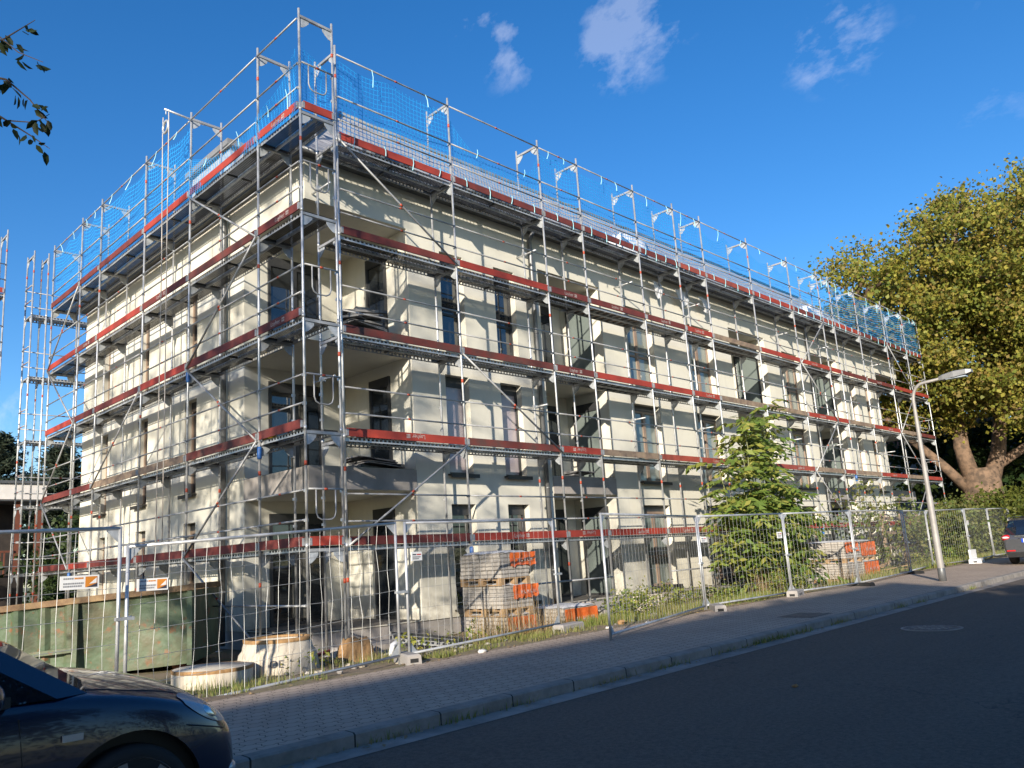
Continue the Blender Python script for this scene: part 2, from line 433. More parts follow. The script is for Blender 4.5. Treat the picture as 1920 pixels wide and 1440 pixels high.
def m_paint(name, col, rough=0.25):
    m, nt, out = new_mat(name)
    p = N(nt, 'ShaderNodeBsdfPrincipled')
    p.inputs['Base Color'].default_value = (*col, 1)
    p.inputs['Roughness'].default_value = rough
    p.inputs['Metallic'].default_value = 0.0
    p.inputs['Coat Weight'].default_value = 1.0
    p.inputs['Coat Roughness'].default_value = 0.04
    nt.links.new(bump(nt, noise(nt, position(nt), 90, 2), 0.02, 0.002), p.inputs['Normal'])
    nt.links.new(p.outputs[0], out.inputs[0])
    return m
M['car_navy'] = m_paint('navy_car_paint', (0.006, 0.011, 0.036))
M['car_grey'] = m_paint('anthracite_car_paint', (0.060, 0.062, 0.070))
M['car_trim'] = pbr('black_car_trim', (0.014, 0.014, 0.015), None, 0.45)
M['car_glass'] = m_glass('car_glass', (0.008, 0.012, 0.02), 0.02)
M['rim'] = pbr('alloy_rim', (0.5, 0.5, 0.51), (0.4, 0.4, 0.41), 0.3, 0.8)
M['tail_red'] = pbr('red_lamp_plastic', (0.55, 0.015, 0.02), None, 0.2)
M['lens'] = m_glass('headlamp_lens', (0.36, 0.39, 0.43), 0.08)
M['amber_lens'] = pbr('clear_indicator_lens', (0.62, 0.55, 0.48), None, 0.2)
M['plate'] = pbr('number_plate_white', (0.8, 0.8, 0.8), None, 0.4)
M['plate_blue'] = pbr('number_plate_blue', (0.01, 0.06, 0.5), None, 0.4)
M['chrome'] = pbr('bright_trim', (0.6, 0.6, 0.6), None, 0.2, 0.9)

# ---------------------------------------------------------------- mesh building
class MB:
    def __init__(s):
        s.v, s.f, s.m, s.sm = [], [], [], []
    def face(s, pts, mi=0, smooth=False):
        b = len(s.v)
        s.v.extend([tuple(p) for p in pts])
        s.f.append(tuple(range(b, b + len(pts)))); s.m.append(mi); s.sm.append(smooth)
    def box(s, x0, x1, y0, y1, z0, z1, mi=0):
        b = len(s.v)
        s.v += [(x0, y0, z0), (x1, y0, z0), (x1, y1, z0), (x0, y1, z0), (x0, y0, z1), (x1, y0, z1), (x1, y1, z1), (x0, y1, z1)]
        for q in ((0, 3, 2, 1), (4, 5, 6, 7), (0, 1, 5, 4), (1, 2, 6, 5), (2, 3, 7, 6), (3, 0, 4, 7)):
            s.f.append(tuple(b + i for i in q)); s.m.append(mi); s.sm.append(False)
        return s
    def hexa(s, p, mi=0):
        """eight corners: bottom four anticlockwise, then top four"""
        b = len(s.v)
        s.v += [tuple(q) for q in p]
        for q in ((0, 3, 2, 1), (4, 5, 6, 7), (0, 1, 5, 4), (1, 2, 6, 5), (2, 3, 7, 6), (3, 0, 4, 7)):
            s.f.append(tuple(b + i for i in q)); s.m.append(mi); s.sm.append(False)
    def obox(s, p, q, w, h, mi=0, up=(0, 0, 1)):
        """bar from p to q, w wide, h high"""
        p, q = Vector(p), Vector(q)
        d = (q - p).normalized(); u = Vector(up)
        if abs(d.dot(u)) > 0.98:
            u = Vector((1, 0, 0))
        r = d.cross(u).normalized() * (w / 2); u = r.cross(d).normalized() * (h / 2)
        s.hexa([p - r - u, p + r - u, q + r - u, q - r - u, p - r + u, p + r + u, q + r + u, q - r + u], mi)
    def path(s, pts, rads, n=8, mi=0, caps=True, closed=False):
        pts = [Vector(p) for p in pts]
        if isinstance(rads, (int, float)):
            rads = [rads] * len(pts)
        b = len(s.v); k = len(pts)
        ref = None
        for i, p in enumerate(pts):
            a = pts[max(i - 1, 0)] if not closed else pts[i - 1]
            c = pts[min(i + 1, k - 1)] if not closed else pts[(i + 1) % k]
            d = (c - a).normalized()
            if ref is None:
                ref = Vector((0, 0, 1)) if abs(d.z) < 0.9 else Vector((1, 0, 0))
            r = d.cross(ref).normalized(); u = r.cross(d).normalized()
            ref = u
            for j in range(n):
                t = 2 * math.pi * j / n
                s.v.append(tuple(p + (r * math.cos(t) + u * math.sin(t)) * rads[i]))
        for i in range(k if closed else k - 1):
            i2 = (i + 1) % k
            for j in range(n):
                j2 = (j + 1) % n
                s.f.append((b + i * n + j, b + i * n + j2, b + i2 * n + j2, b + i2 * n + j)); s.m.append(mi); s.sm.append(n > 5)
        if caps and not closed:
            s.f.append(tuple(b + j for j in reversed(range(n)))); s.m.append(mi); s.sm.append(False)
            s.f.append(tuple(b + (k - 1) * n + j for j in range(n))); s.m.append(mi); s.sm.append(False)
    def tube(s, p, q, r, n=8, mi=0):
        s.path([p, q], r, n, mi)
    def lathe(s, c, prof, n=24, mi=0, smooth=True, caps=(True, True)):
        """prof: (radius, z) from bottom up"""
        b = len(s.v)
        for r, z in prof:
            for j in range(n):
                t = 2 * math.pi * j / n
                s.v.append((c[0] + r * math.cos(t), c[1] + r * math.sin(t), c[2] + z))
        for i in range(len(prof) - 1):
            for j in range(n):
                j2 = (j + 1) % n
                s.f.append((b + i * n + j, b + i * n + j2, b + (i + 1) * n + j2, b + (i + 1) * n + j)); s.m.append(mi); s.sm.append(smooth)
        if caps[0]:
            s.f.append(tuple(b + j for j in reversed(range(n)))); s.m.append(mi); s.sm.append(False)
        if caps[1]:
            s.f.append(tuple(b + (len(prof) - 1) * n + j for j in range(n))); s.m.append(mi); s.sm.append(False)
    def prism(s, poly, axis, a0, a1, mi=0):
        """polygon in the two other axes, extruded along axis (0,1,2)"""
        def P(u, v, a):
            return {0: (a, u, v), 1: (u, a, v), 2: (u, v, a)}[axis]
        n = len(poly)
        s.face([P(u, v, a0) for u, v in poly], mi); s.face([P(u, v, a1) for u, v in reversed(poly)], mi)
        for i in range(n):
            (u, v), (u2, v2) = poly[i], poly[(i + 1) % n]
            s.face([P(u, v, a0), P(u, v, a1), P(u2, v2, a1), P(u2, v2, a0)], mi)
    def grid(s, rows, mi=0, smooth=True, closed=False):
        """rows of points"""
        b = len(s.v); n = len(rows[0])
        for r in rows:
            s.v += [tuple(p) for p in r]
        for i in range(len(rows) - 1):
            for j in range(n if closed else n - 1):
                j2 = (j + 1) % n
                s.f.append((b + i * n + j, b + i * n + j2, b + (i + 1) * n + j2, b + (i + 1) * n + j)); s.m.append(mi); s.sm.append(smooth)
    def mesh(s, name, mats):
        me = bpy.data.meshes.new(name)
        me.from_pydata(s.v, [], s.f)
        for k in mats:
            me.materials.append(M[k])
        me.polygons.foreach_set('material_index', s.m)
        me.polygons.foreach_set('use_smooth', s.sm)
        me.update()
        return me

def link(name, data, parent=None, loc=(0, 0, 0), rot=(0, 0, 0)):
    o = bpy.data.objects.new(name, data)
    COL.objects.link(o)
    o.location = loc; o.rotation_euler = rot
    if parent is not None:
        o.parent = parent
    return o

def part(name, mb, mats, parent, loc=(0, 0, 0), rot=(0, 0, 0), label=None):
    if isinstance(mats, str):
        mats = [mats]
    o = link(name, mb.mesh(name, mats), parent, loc, rot)
    if label:
        o['label'] = label
    return o

def tag(o, label, cat, group=None, kind=None):
    o['label'] = label; o['category'] = cat
    if group: o['group'] = group
    if kind: o['kind'] = kind
    return o

def thing(name, label, cat, loc=(0, 0, 0), rotz=0.0, group=None):
    return tag(link(name, None, None, loc, (0, 0, rotz)), label, cat, group)

def structure(name, mb, mats):
    o = part(name, mb, mats, None)
    o['kind'] = 'structure'
    return o

def copy_tree(o, parent=None):
    c = o.copy(); COL.objects.link(c)
    if parent is not None:
        c.parent = parent
    for ch in list(o.children):
        copy_tree(ch, c)
    return c

def big_mesh(name, verts, faces4, mat, parent=None, loc=(0, 0, 0), uv=None):
    """numpy quads"""
    me = bpy.data.meshes.new(name)
    nv, nf = len(verts), len(faces4)
    me.vertices.add(nv); me.vertices.foreach_set('co', np.asarray(verts, np.float32).ravel())
    me.loops.add(nf * 4); me.loops.foreach_set('vertex_index', np.asarray(faces4, np.int32).ravel())
    me.polygons.add(nf)
    me.polygons.foreach_set('loop_start', np.arange(0, nf * 4, 4, dtype=np.int32))
    me.update(calc_edges=True); me.validate()
    me.materials.append(M[mat])
    return link(name, me, parent, loc)

def leaves(centres, size, aspect=0.55, up=0.0, jitter=0.4, drop=0.0):
    """quad leaves (kites bent along the midrib) at the given centres"""
    c = np.asarray(centres, float); n = len(c)
    nrm = NR.normal(size=(n, 3)); nrm[:, 2] = np.abs(nrm[:, 2]) + up
    nrm /= np.linalg.norm(nrm, axis=1)[:, None]
    d = NR.normal(size=(n, 3)); d[:, 2] -= drop
    d -= nrm * (d * nrm).sum(1)[:, None]; d /= np.linalg.norm(d, axis=1)[:, None]
    w = np.cross(nrm, d)
    s = size * (1 + jitter * (NR.random(n) - 0.5) * 2)
    s = s[:, None]
    a = c - d * s * 0.5; b = c + d * s * 0.5
    m0 = c - d * s * 0.08 + w * s * aspect * 0.5 + nrm * s * 0.10
    m1 = c - d * s * 0.08 - w * s * aspect * 0.5 + nrm * s * 0.10
    v = np.stack([a, m0, b, m1], 1).reshape(-1, 3)
    f = np.arange(n * 4).reshape(n, 4)
    return v, f

def lens_leaves(centres, size, aspect=0.45):
    """rounder leaves for the twigs nearest the camera: two quads folded along the midrib"""
    vs, fs = [], []
    for c in centres:
        c = Vector(c); s = size * R.uniform(.7, 1.35)
        d = Vector((R.gauss(.3, .5), R.gauss(-.2, .5), R.gauss(-.7, .4))).normalized()
        n = Vector((R.gauss(0, 1), R.gauss(0, 1), R.gauss(.3, 1))).normalized()
        w = d.cross(n).normalized(); n = w.cross(d)
        a, t_ = c, c + d * s - n * s * .08
        k = s * aspect * .5
        p = [c + d * s * .28 + w * k + n * s * .06, c + d * s * .68 + w * k * .85 + n * s * .04, c + d * s * .28 - w * k + n * s * .06, c + d * s * .68 - w * k * .85 + n * s * .04]
        b_ = len(vs); vs += [tuple(q) for q in (a, p[0], p[1], t_, p[3], p[2])]
        fs += [(b_, b_ + 1, b_ + 2, b_ + 3), (b_, b_ + 3, b_ + 4, b_ + 5)]
    return np.array(vs), np.array(fs)

def cat_leaves(parts):
    vs, fs, k = [], [], 0
    for v, f in parts:
        vs.append(v); fs.append(f + k); k += len(v)
    return np.concatenate(vs), np.concatenate(fs)

def g(x):
    """the gentle rise of the street"""
    return 0.008 * max(-40.0, min(80.0, x))

def text_mesh(txt, size, name):
    cu = bpy.data.curves.new(name + '_tmp', 'FONT')
    cu.body = txt; cu.size = size; cu.align_x = 'CENTER'; cu.extrude = 0.0
    o = bpy.data.objects.new(name + '_tmp', cu)
    COL.objects.link(o)
    dg = bpy.context.evaluated_depsgraph_get()
    me = bpy.data.meshes.new_from_object(o.evaluated_get(dg))
    me.name = name
    bpy.data.objects.remove(o); bpy.data.curves.remove(cu)
    me.materials.clear(); me.materials.append(M['white_print'])
    return me
#SECTION2
# ---------------------------------------------------------------- key dimensions
XW, YW = 1.03, 1.546            # the two street walls of the building
XE, YB = 34.35, 14.42           # its far corner
YF = 0.516                      # outer row of the street scaffold
X0 = 1.148                      # its first frame
BAYS = [3.07, 3.07, 1.57, 2.57, 2.07, 1.57, 3.07, 3.07, 2.57, 1.09, 2.57, 3.07, 2.57, 2.07]
SBAYS = [1.57, 3.07, 2.57, 3.07, 1.57, 2.57]
DECK = [1.9, 3.9, 5.9, 7.9, 9.9]
TOPZ = 11.9
FR = [0.0]
for b_ in BAYS: FR.append(FR[-1] + b_)
SR = [0.0]
for b_ in SBAYS: SR.append(SR[-1] + b_)

# ---------------------------------------------------------------- ground
def strip(name, y0, y1, z0, z1, mat, x0=-70, x1=150, n=44):
    mb = MB(); rows = []
    for i in range(n + 1):
        x = x0 + (x1 - x0) * i / n
        rows.append([(x, y0, z0 + g(x)), (x, y1, z1 + g(x))])
    mb.grid(rows, 0, False)
    return structure(name, mb, mat)

mb = MB()
rows = []
for x in [-700, -300, -120, -70, -40, 0, 40, 80, 150, 400, 800]:
    rows.append([(x, y, -0.08 + g(x)) for y in (-700, -200, -60, -20, 20, 60, 200, 800)])
mb.grid(rows, 0, False)
structure('ground', mb, 'far_ground')
strip('road', -11.3, -5.55, 0.045, 0.05, 'asphalt')
strip('gutter_strip', -5.86, -5.56, 0.054, 0.054, 'gutter')
mb = MB(); rows = []
for i in range(45):
    x = -70 + 220 * i / 44
    rows.append([(x, -5.555, -0.02 + g(x)), (x, -5.55, 0.155 + g(x)), (x, -5.53, 0.172 + g(x)), (x, -5.40, 0.178 + g(x)), (x, -5.40, 0.05 + g(x))])
mb.grid(rows, 0, False); structure('kerb', mb, 'kerb')
strip('pavement', -5.40, -2.62, 0.178, 0.196, 'pavers')
mb = MB(); rows = []
for i in range(45):
    x = -70 + 220 * i / 44
    rows.append([(x, -11.30, -0.02 + g(x)), (x, -11.31, 0.16 + g(x)), (x, -11.45, 0.165 + g(x)), (x, -11.46, 0.05 + g(x))])
mb.grid(rows, 0, False); structure('kerb', mb, 'kerb')
strip('pavement', -14.2, -11.46, 0.165, 0.165, 'pavers')
# site ground: falls from the pavement edge down to the scaffold
def site_z(y):
    if y < -2.4: return 0.19
    if y < -1.7: return 0.19 + (y + 2.4) / 0.7 * (-0.03)
    if y < 0.3: return 0.16 + (y + 1.7) / 2.0 * (-0.14)
    return 0.02
mb = MB(); rows = []
xs = [-70 + i * 2.0 for i in range(31)] + [-9 + i * 0.3 for i in range(1, 161)] + [40 + i * 4 for i in range(1, 24)]
ys = [-2.62, -2.5, -2.35] + [-2.2 + i * 0.3 for i in range(12)] + [2, 4, 8, 16, 30, 60]
for x in xs:
    rows.append([(x, y, (0.196 if y < -2.6 else site_z(y) + g(x) * 1.0 + (R.uniform(-0.03, 0.03) if -2.45 < y < 1.3 else 0)) if y >= -2.6 else 0.196 + g(x)) for y in ys])
mb.grid(rows, 0, True); structure('site_ground', mb, 'site')

# ---------------------------------------------------------------- building
def facade(mb, P, u0, u1, z0, z1, holes, mi=0):
    us = sorted({u0, u1, *[h[0] for h in holes], *[h[1] for h in holes]})
    zs = sorted({z0, z1, *[h[2] for h in holes], *[h[3] for h in holes]})
    for a, b in zip(us, us[1:]):
        for c, d in zip(zs, zs[1:]):
            um, zm = (a + b) / 2, (c + d) / 2
            if any(h[0] < um < h[1] and h[2] < zm < h[3] for h in holes):
                continue
            mb.face([P(a, c, 0), P(b, c, 0), P(b, d, 0), P(a, d, 0)], mi)
    for ua, ub, za, zb, dep in holes:
        if ua > u0 + 1e-4: mb.face([P(ua, za, 0), P(ua, zb, 0), P(ua, zb, dep), P(ua, za, dep)], mi)
        if ub < u1 - 1e-4: mb.face([P(ub, za, 0), P(ub, za, dep), P(ub, zb, dep), P(ub, zb, 0)], mi)
        mb.face([P(ua, zb, 0), P(ub, zb, 0), P(ub, zb, dep), P(ua, zb, dep)], mi)
        mb.face([P(ua, za, 0), P(ua, za, dep), P(ub, za, dep), P(ub, za, 0)], mi)

bld = thing('apartment_building', 'long three storey cream rendered building with corner loggias behind the scaffolding', 'building', (XW, YW, 0))
def bpart(name, mb, mats, label=None):
    return part(name, mb, mats, bld, (-XW, -YW, 0), label=label)

WZ = [(0.55, 2.82), (3.49, 5.78), (6.47, 8.76)]
LZ = [(0.42, 3.09), (3.55, 6.07), (6.50, 9.07)]
FWIN = [(4.65, 5.39), (6.44, 7.18), (11.97, 13.30), (15.40, 16.80), (22.05, 23.38), (28.15, 28.88), (29.95, 30.68)]
FLOG = [(8.12, 10.75), (18.07, 20.70), (24.60, 27.20)]
CX0, CX1, CY1 = 3.68, 31.56, 4.11
SWIN = [(6.46, 7.10), (9.37, 10.03), (12.24, 12.84)]
holes = []
for s in range(3):
    for a, b in FWIN: holes.append((a, b, *WZ[s], 0.24))
    for a, b in FLOG: holes.append((a, b, *LZ[s], 1.52))
    holes.append((XW, CX0, *LZ[s], CY1 - YW)); holes.append((CX1, XE, *LZ[s], CY1 - YW))
mb = MB()
facade(mb, lambda u, z, d: (u, YW + d, z), XW, XE, 0.40, 10.0, holes)
bpart('street_wall', mb, 'plaster')
holes = [(YW, CY1, *LZ[s], CX0 - XW) for s in range(3)]
for s in range(3):
    for a, b in SWIN: holes.append((a, b, *WZ[s], 0.24))
mb = MB()
# the reveals of the corner loggia are its inner walls, built below, so its hole is cut without depth here
def side(u, z, d): return (XW + d, u, z)
facade(mb, side, YW, YB, 0.40, 10.0, [h for h in holes if h[0] > YW + .1] + [(YW, CY1, *LZ[s], 0.001) for s in range(3)])
bpart('side_wall', mb, 'plaster')
mb = MB()
mb.face([(XW, YB, 0), (XE, YB, 0), (XE, YB, 10.0), (XW, YB, 10.0)]); bpart('rear_wall', mb, 'plaster')
mb = MB()
facade(mb, lambda u, z, d: (XE - d, u, z), YW, YB, 0.40, 10.0, [(YW, CY1, *LZ[s], 0.001) for s in range(3)])
bpart('far_end_wall', mb, 'plaster')
mb = MB()
mb.box(XW + .03, XE - .03, YW + .03, YB - .03, -0.1, 0.40); bpart('plinth', mb, 'concrete')

def make_window_meshes(w, h, kind):
    """frame in local x 0..w, z 0..h; local +y points into the house"""
    fm = MB(); t = 0.065
    mi = 0
    fm.box(0, w, 0, 0.07, h - 0.17, h, 1)                 # roller shutter box
    fm.box(0, t, 0, 0.07, 0, h - 0.17, mi); fm.box(w - t, w, 0, 0.07, 0, h - 0.17, mi)
    fm.box(t, w - t, 0, 0.07, 0, t, mi); fm.box(t, w - t, 0, 0.07, h - 0.17 - t, h - 0.17, mi)
    if w > 1.1:
        fm.box(w / 2 - 0.06, w / 2 + 0.06, 0.002, 0.072, t, h - 0.17 - t, mi)
    if kind != 'door':
        fm.box(t, w - t, 0.004, 0.066, 0.80, 0.86, mi)
    pm = MB(); pm.box(t, w - t, 0.035, 0.045, t, h - 0.17 - t)
    return fm, pm
_wc = {}
def window(w, h, kind, glass, frame, loc, rz, sill=True, name='window'):
    key = (round(w, 2), round(h, 2), kind, glass, frame)
    if key not in _wc:
        fm, pm = make_window_meshes(w, h, kind)
        sm = MB(); sm.box(-0.06, w + 0.06, -0.30, 0.01, -0.035, 0.0); sm.box(-0.06, w + 0.06, -0.30, -0.285, -0.085, -0.035)
        _wc[key] = (fm.mesh('window', [frame, 'frame']), pm.mesh('pane', [glass]), sm.mesh('sill', ['sill']))
    a, b, c = _wc[key]
    o = link(name, a, bld, (loc[0] - XW, loc[1] - YW, loc[2]), (0, 0, rz))
    link('pane', b, o)
    if sill:
        link('sill', c, o)
    return o

for s in range(3):
    z0, z1 = WZ[s]; h = z1 - z0
    for i, (a, b) in enumerate(FWIN):
        gl = 'glass' if i in (0, 1) else 'glass_lit_room'
        if s == 1 and i in (0, 1): gl = 'glass_lilac'
        window(b - a, h, 'window', gl, 'frame' if i < 2 else 'frame_tan', (a, YW + 0.17, z0), 0, sill=True)
    for i, (a, b) in enumerate(SWIN):
        window(b - a, h, 'window', 'glass', 'frame_tan', (XW + 0.17, b, z0), rad(-90), sill=True)
    # loggia doors
    l0 = LZ[s][0]; hh = z1 - l0
    for a, b in FLOG:
        window(0.95, hh, 'door', 'glass', 'frame', (a + 1.25, YW + 1.47, l0), 0, False, 'loggia_door')
        window(0.95, hh, 'door', 'glass_lit_room', 'frame', (b - 0.05, YW + 1.28, l0), rad(-90), False, 'loggia_door')
    window(1.37, hh, 'door', 'glass', 'frame', (1.61, CY1 - 0.05, l0), 0, False, 'loggia_door')
    window(0.76, hh, 'door', 'glass', 'frame', (CX0 - 0.05, 3.09, l0), rad(-90), False, 'loggia_door')
    window(1.37, hh, 'door', 'glass', 'frame', (32.2, CY1 - 0.05, l0), 0, False, 'loggia_door')
# back walls of the loggias
for s in range(3):
    for a, b, y in [(a, b, YW + 1.52) for a, b in FLOG] + [(XW, CX0, CY1), (CX1, XE, CY1)]:
        mb = MB(); mb.box(a + .004, b - .004, y - .004, y + .12, LZ[s][0], LZ[s][1]); bpart('loggia_wall', mb, 'plaster')
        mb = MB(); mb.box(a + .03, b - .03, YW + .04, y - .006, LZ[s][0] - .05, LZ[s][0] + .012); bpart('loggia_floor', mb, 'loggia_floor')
# raw concrete slab edges on the first floor, rendered ones above
for a, b in [(XW, CX0)] + FLOG + [(CX1, XE)]:
    mb = MB(); y1 = CY1 if a in (XW, CX1) else YW + 1.5
    mb.box(a - (0.022 if a == XW else -0.002), b - 0.002, YW - 0.022, y1 - 0.01, 3.10, 3.542)
    bpart('balcony_slab', mb, 'concrete', 'unrendered grey concrete balcony slab')
# eaves, gutter, roof
mb = MB()
mb.box(XW - 0.15, XE + 0.15, YW - 0.15, YB + 0.15, 10.003, 10.07); bpart('eaves_board', mb, 'zinc')
mb = MB()
e0, e1, f0, f1 = XW - 0.18, XE + 0.18, YW - 0.18, YB + 0.18
RI = 3.2
i0, i1, j0, j1 = e0 + RI, e1 - RI, f0 + RI, f1 - RI
zr = 13.48
A = [(e0, f0, 10.09), (e1, f0, 10.09), (e1, f1, 10.09), (e0, f1, 10.09)]
B = [(i0, j0, zr), (i1, j0, zr), (i1, j1, zr), (i0, j1, zr)]
for k in range(4):
    k2 = (k + 1) % 4
    mb.face([A[k], A[k2], B[k2], B[k]])
mb.face(B)
roof = bpart('roof', mb, 'rooftiles')
mb = MB()
for k in range(4):
    mb.tube((A[k][0], A[k][1], A[k][2] + .03), (B[k][0], B[k][1], B[k][2] + .03), 0.07, 8)
mb.tube((B[0][0], B[0][1], zr + .03), (B[1][0], B[1][1], zr + .03), 0.07, 8)
o = part('ridge_tile', mb, ['tile_stack'], roof)
mb = MB()
for (p, q) in (((e0 - .06, f0 - .06, 10.02), (e1 + .06, f0 - .06, 10.02)), ((e0 - .06, f0 - .06, 10.02), (e0 - .06, f1, 10.02))):
    mb.tube(p, q, 0.06, 10)
bpart('gutter', mb, 'zinc')
for (x, y) in ((7.80, YW - 0.09), (24.3, YW - 0.09)):
    mb = MB(); mb.path([(x, YW - 0.24, 10.0), (x, YW - 0.09, 9.75), (x, y, 9.2), (x, y, 0.1)], 0.055, 10)
    for z in (1.2, 3.2, 5.2, 7.2): mb.lathe((x, y, z), [(0.064, 0), (0.064, 0.05)], 10)
    bpart('downpipe', mb, 'zinc')
mb = MB(); mb.path([(XW - .24, 4.87, 10.0), (XW - 0.10, 4.87, 9.75), (XW - .10, 4.87, 9.2), (XW - .10, 4.87, 0.1)], 0.055, 10)
for z in (1.2, 3.2, 5.2, 7.2): mb.lathe((XW - .10, 4.87, z), [(0.064, 0), (0.064, 0.05)], 10)
bpart('downpipe', mb, 'zinc')
# dormer on the side roof
mb = MB()
mb.box(2.02, 4.4, 6.75, 9.05, 10.3, 12.78, 0)
for i in range(9):                                   # standing seams on the cheek
    x = 2.1 + i * 0.26
    mb.box(x, x + 0.02, 6.72, 6.75, 10.6, 12.78, 0)
dm = bpart('dormer', mb, ['gusset'])
mb = MB(); mb.box(1.86, 4.6, 6.6, 9.2, 12.79, 12.95); part('dormer_roof', mb, ['lamp_head'], dm)
mb = MB(); mb.box(1.98, 2.01, 7.1, 8.75, 11.2, 12.3); part('dormer_window', mb, ['glass'], dm)

# things lying on the roof and in the loggias
def tile_stack(x, y, z, n, label):
    t = thing('tile_stack', label, 'roof tiles', (x, y, z), 0, 'bundles of roof tiles on the roof slope')
    mb = MB()
    for i in range(n):
        a = i * 0.14
        prof = []
        for k in range(8):
            th = rad(-10 + 25 * k)
            prof.append((0.02 * (i % 2) + 0.30 * -math.cos(th) + 0.30, 0.27 * math.sin(th)))
        rows = [[(a, p[0], p[1]) for p in prof], [(a + 0.115, p[0], p[1]) for p in prof]]
        mb.grid(rows, 0, True)
        mb.face([(a, p[0], p[1]) for p in prof], 0); mb.face([(a + 0.115, p[0], p[1]) for p in prof], 0)
        mb.box(a + 0.115, a + 0.14, 0.05, 0.5, 0.0, 0.21, 1)
    o = part('tiles', mb, ['tile_stack', 'black'], t)
    t.rotation_euler = (rad(46), 0, 0)
    return t
for x, n, lab in ((3.1, 9, 'short bundle of slate grey tiles on the roof beside the first scaffold bay'),
                  (6.3, 16, 'long bundle of grey tiles on the roof where the blue net sags'),
                  (10.6, 10, 'grey tile bundle on the roof over the second recessed balcony'),
                  (15.2, 14, 'grey tile bundle next to the long white wrapped stack'),
                  (19.6, 15, 'grey tile bundle midway along the far half of the roof')):
    tile_stack(x, 2.05, 10.84, n, lab)
def lump(mb, x0, x1, y0, y1, z0, z1, nx=10, ny=6, amp=0.06, mi=0):
    rows = []
    for i in range(nx + 1):
        row = []
        for j in range(ny + 1):
            u, v = i / nx, j / ny
            edge = min(u, 1 - u, v, 1 - v)
            hgt = z0 + (z1 - z0) * min(1, edge * 5 + 0.0) ** 0.5
            row.append((x0 + (x1 - x0) * u + R.uniform(-amp, amp) * .5, y0 + (y1 - y0) * v + R.uniform(-amp, amp) * .5, hgt + R.uniform(-amp, amp)))
        rows.append(row)
    mb.grid(rows, mi, True)
mb = MB(); lump(mb, 12.7, 14.6, 2.0, 2.7, 10.9, 11.6, 14, 6)
tag(part('wrapped_stack', mb, 'white_film', None), 'low stack in white film on the roof slope, nearer of two', 'wrapped stack')
mb = MB(); lump(mb, 26.2, 28.0, 1.9, 2.7, 10.8, 11.6, 14, 8, 0.08)
tag(part('wrapped_stack', mb, 'white_film', None), 'tall white sheeted heap on the far end of the roof', 'wrapped stack')
# crumpled film hanging under the top deck
for k, (x, w) in enumerate(((13.2, .5), (14.5, .7), (15.9, .6))):
    mb = MB(); rows = []
    for i in range(7):
        u = i / 6
        rows.append([(x + w * u, 1.3 + R.uniform(-.05, .05), 9.72), (x + w * u * .9 + .05, 1.22 + R.uniform(-.05, .05), 9.45 + R.uniform(-.05, .05)), (x + w * (0.3 + u * .5), 1.28 + R.uniform(-.05, .05), 9.3 - .12 * math.sin(u * 3.1) + R.uniform(-.03, .03))])
    mb.grid(rows, 0, True)
    tag(part('film_scrap', mb, 'white_film', None), ['pale film scrap hanging under the eaves, nearest of three', 'widest pale film scrap hanging under the eaves, in the middle', 'pale film scrap hanging under the eaves, farthest of three'][k], 'plastic film', 'film scraps under the eaves')

def board_pile(x, y, z, n, label, sx=0.9, sy=0.6):
    t = thing('board_pile', label, 'board pile', (x, y, z))
    mb = MB(); zz = 0
    for i in range(n):
        a = R.uniform(-0.5, 0.5); L = sx * R.uniform(0.6, 1.0); w = sy * R.uniform(0.5, 0.9)
        c, s_ = math.cos(a), math.sin(a); dx, dy = R.uniform(-.2, .2), R.uniform(-.15, .15)
        tz = R.uniform(0.02, 0.05)
        pts = []
        for zc in (zz, zz + tz):
            for (u, v) in ((-L / 2, -w / 2), (L / 2, -w / 2), (L / 2, w / 2), (-L / 2, w / 2)):
                pts.append((dx + u * c - v * s_, dy + u * s_ + v * c, zc + R.uniform(-.015, .015) + u * 0.06 * R.uniform(-1, 1)))
        mb.hexa(pts, 0); zz += tz + 0.006
    part('boards', mb, 'slate_boards', t)
board_pile(2.75, 2.05, 6.52, 13, 'untidy pile of dark boards in the top corner loggia', 1.1)
board_pile(2.9, 2.1, 3.56, 6, 'low pile of dark sheets on the concrete corner balcony', 1.3)
board_pile(9.7, 2.2, 3.56, 5, 'small pile of dark offcuts on the recessed first floor balcony', 0.9)

# ---------------------------------------------------------------- scaffolding
def m_standard(bands):
    mb = MB()
    mb.tube((0, 0, -0.12), (0, 0, TOPZ + 0.16), 0.0242, 10, 0)
    for i, z in enumerate(DECK + [TOPZ]):
        if z < TOPZ:
            mb.lathe((0, 0, z + 0.07), [(0.029, -0.04), (0.029, 0.04)], 10, 0)
            for dz in (0.5, 1.0):                     # rail wedges
                mb.box(-0.03, 0.03, -0.012, 0.04, z + dz - 0.03, z + dz + 0.02, 0)
        if bands[i] == '1':
            mb.lathe((0, 0, z - 0.58), [(0.0256, 0), (0.0256, 0.08)], 10, 1)
    mb.lathe((0, 0, 0.0), [(0.075, -0.02), (0.075, 0.03), (0.03, 0.035)], 10, 0)
    return mb.mesh('standard', ['steel', 'band'])
STD = [m_standard(b) for b in ('110101', '101001', '010000', '000000', '010010')]
def std(parent, x, y, z=0.0, inner=False):
    return link('standard', STD[R.choice((2, 3))] if inner else STD[R.choice((0, 1, 4))], parent, (x, y, z))
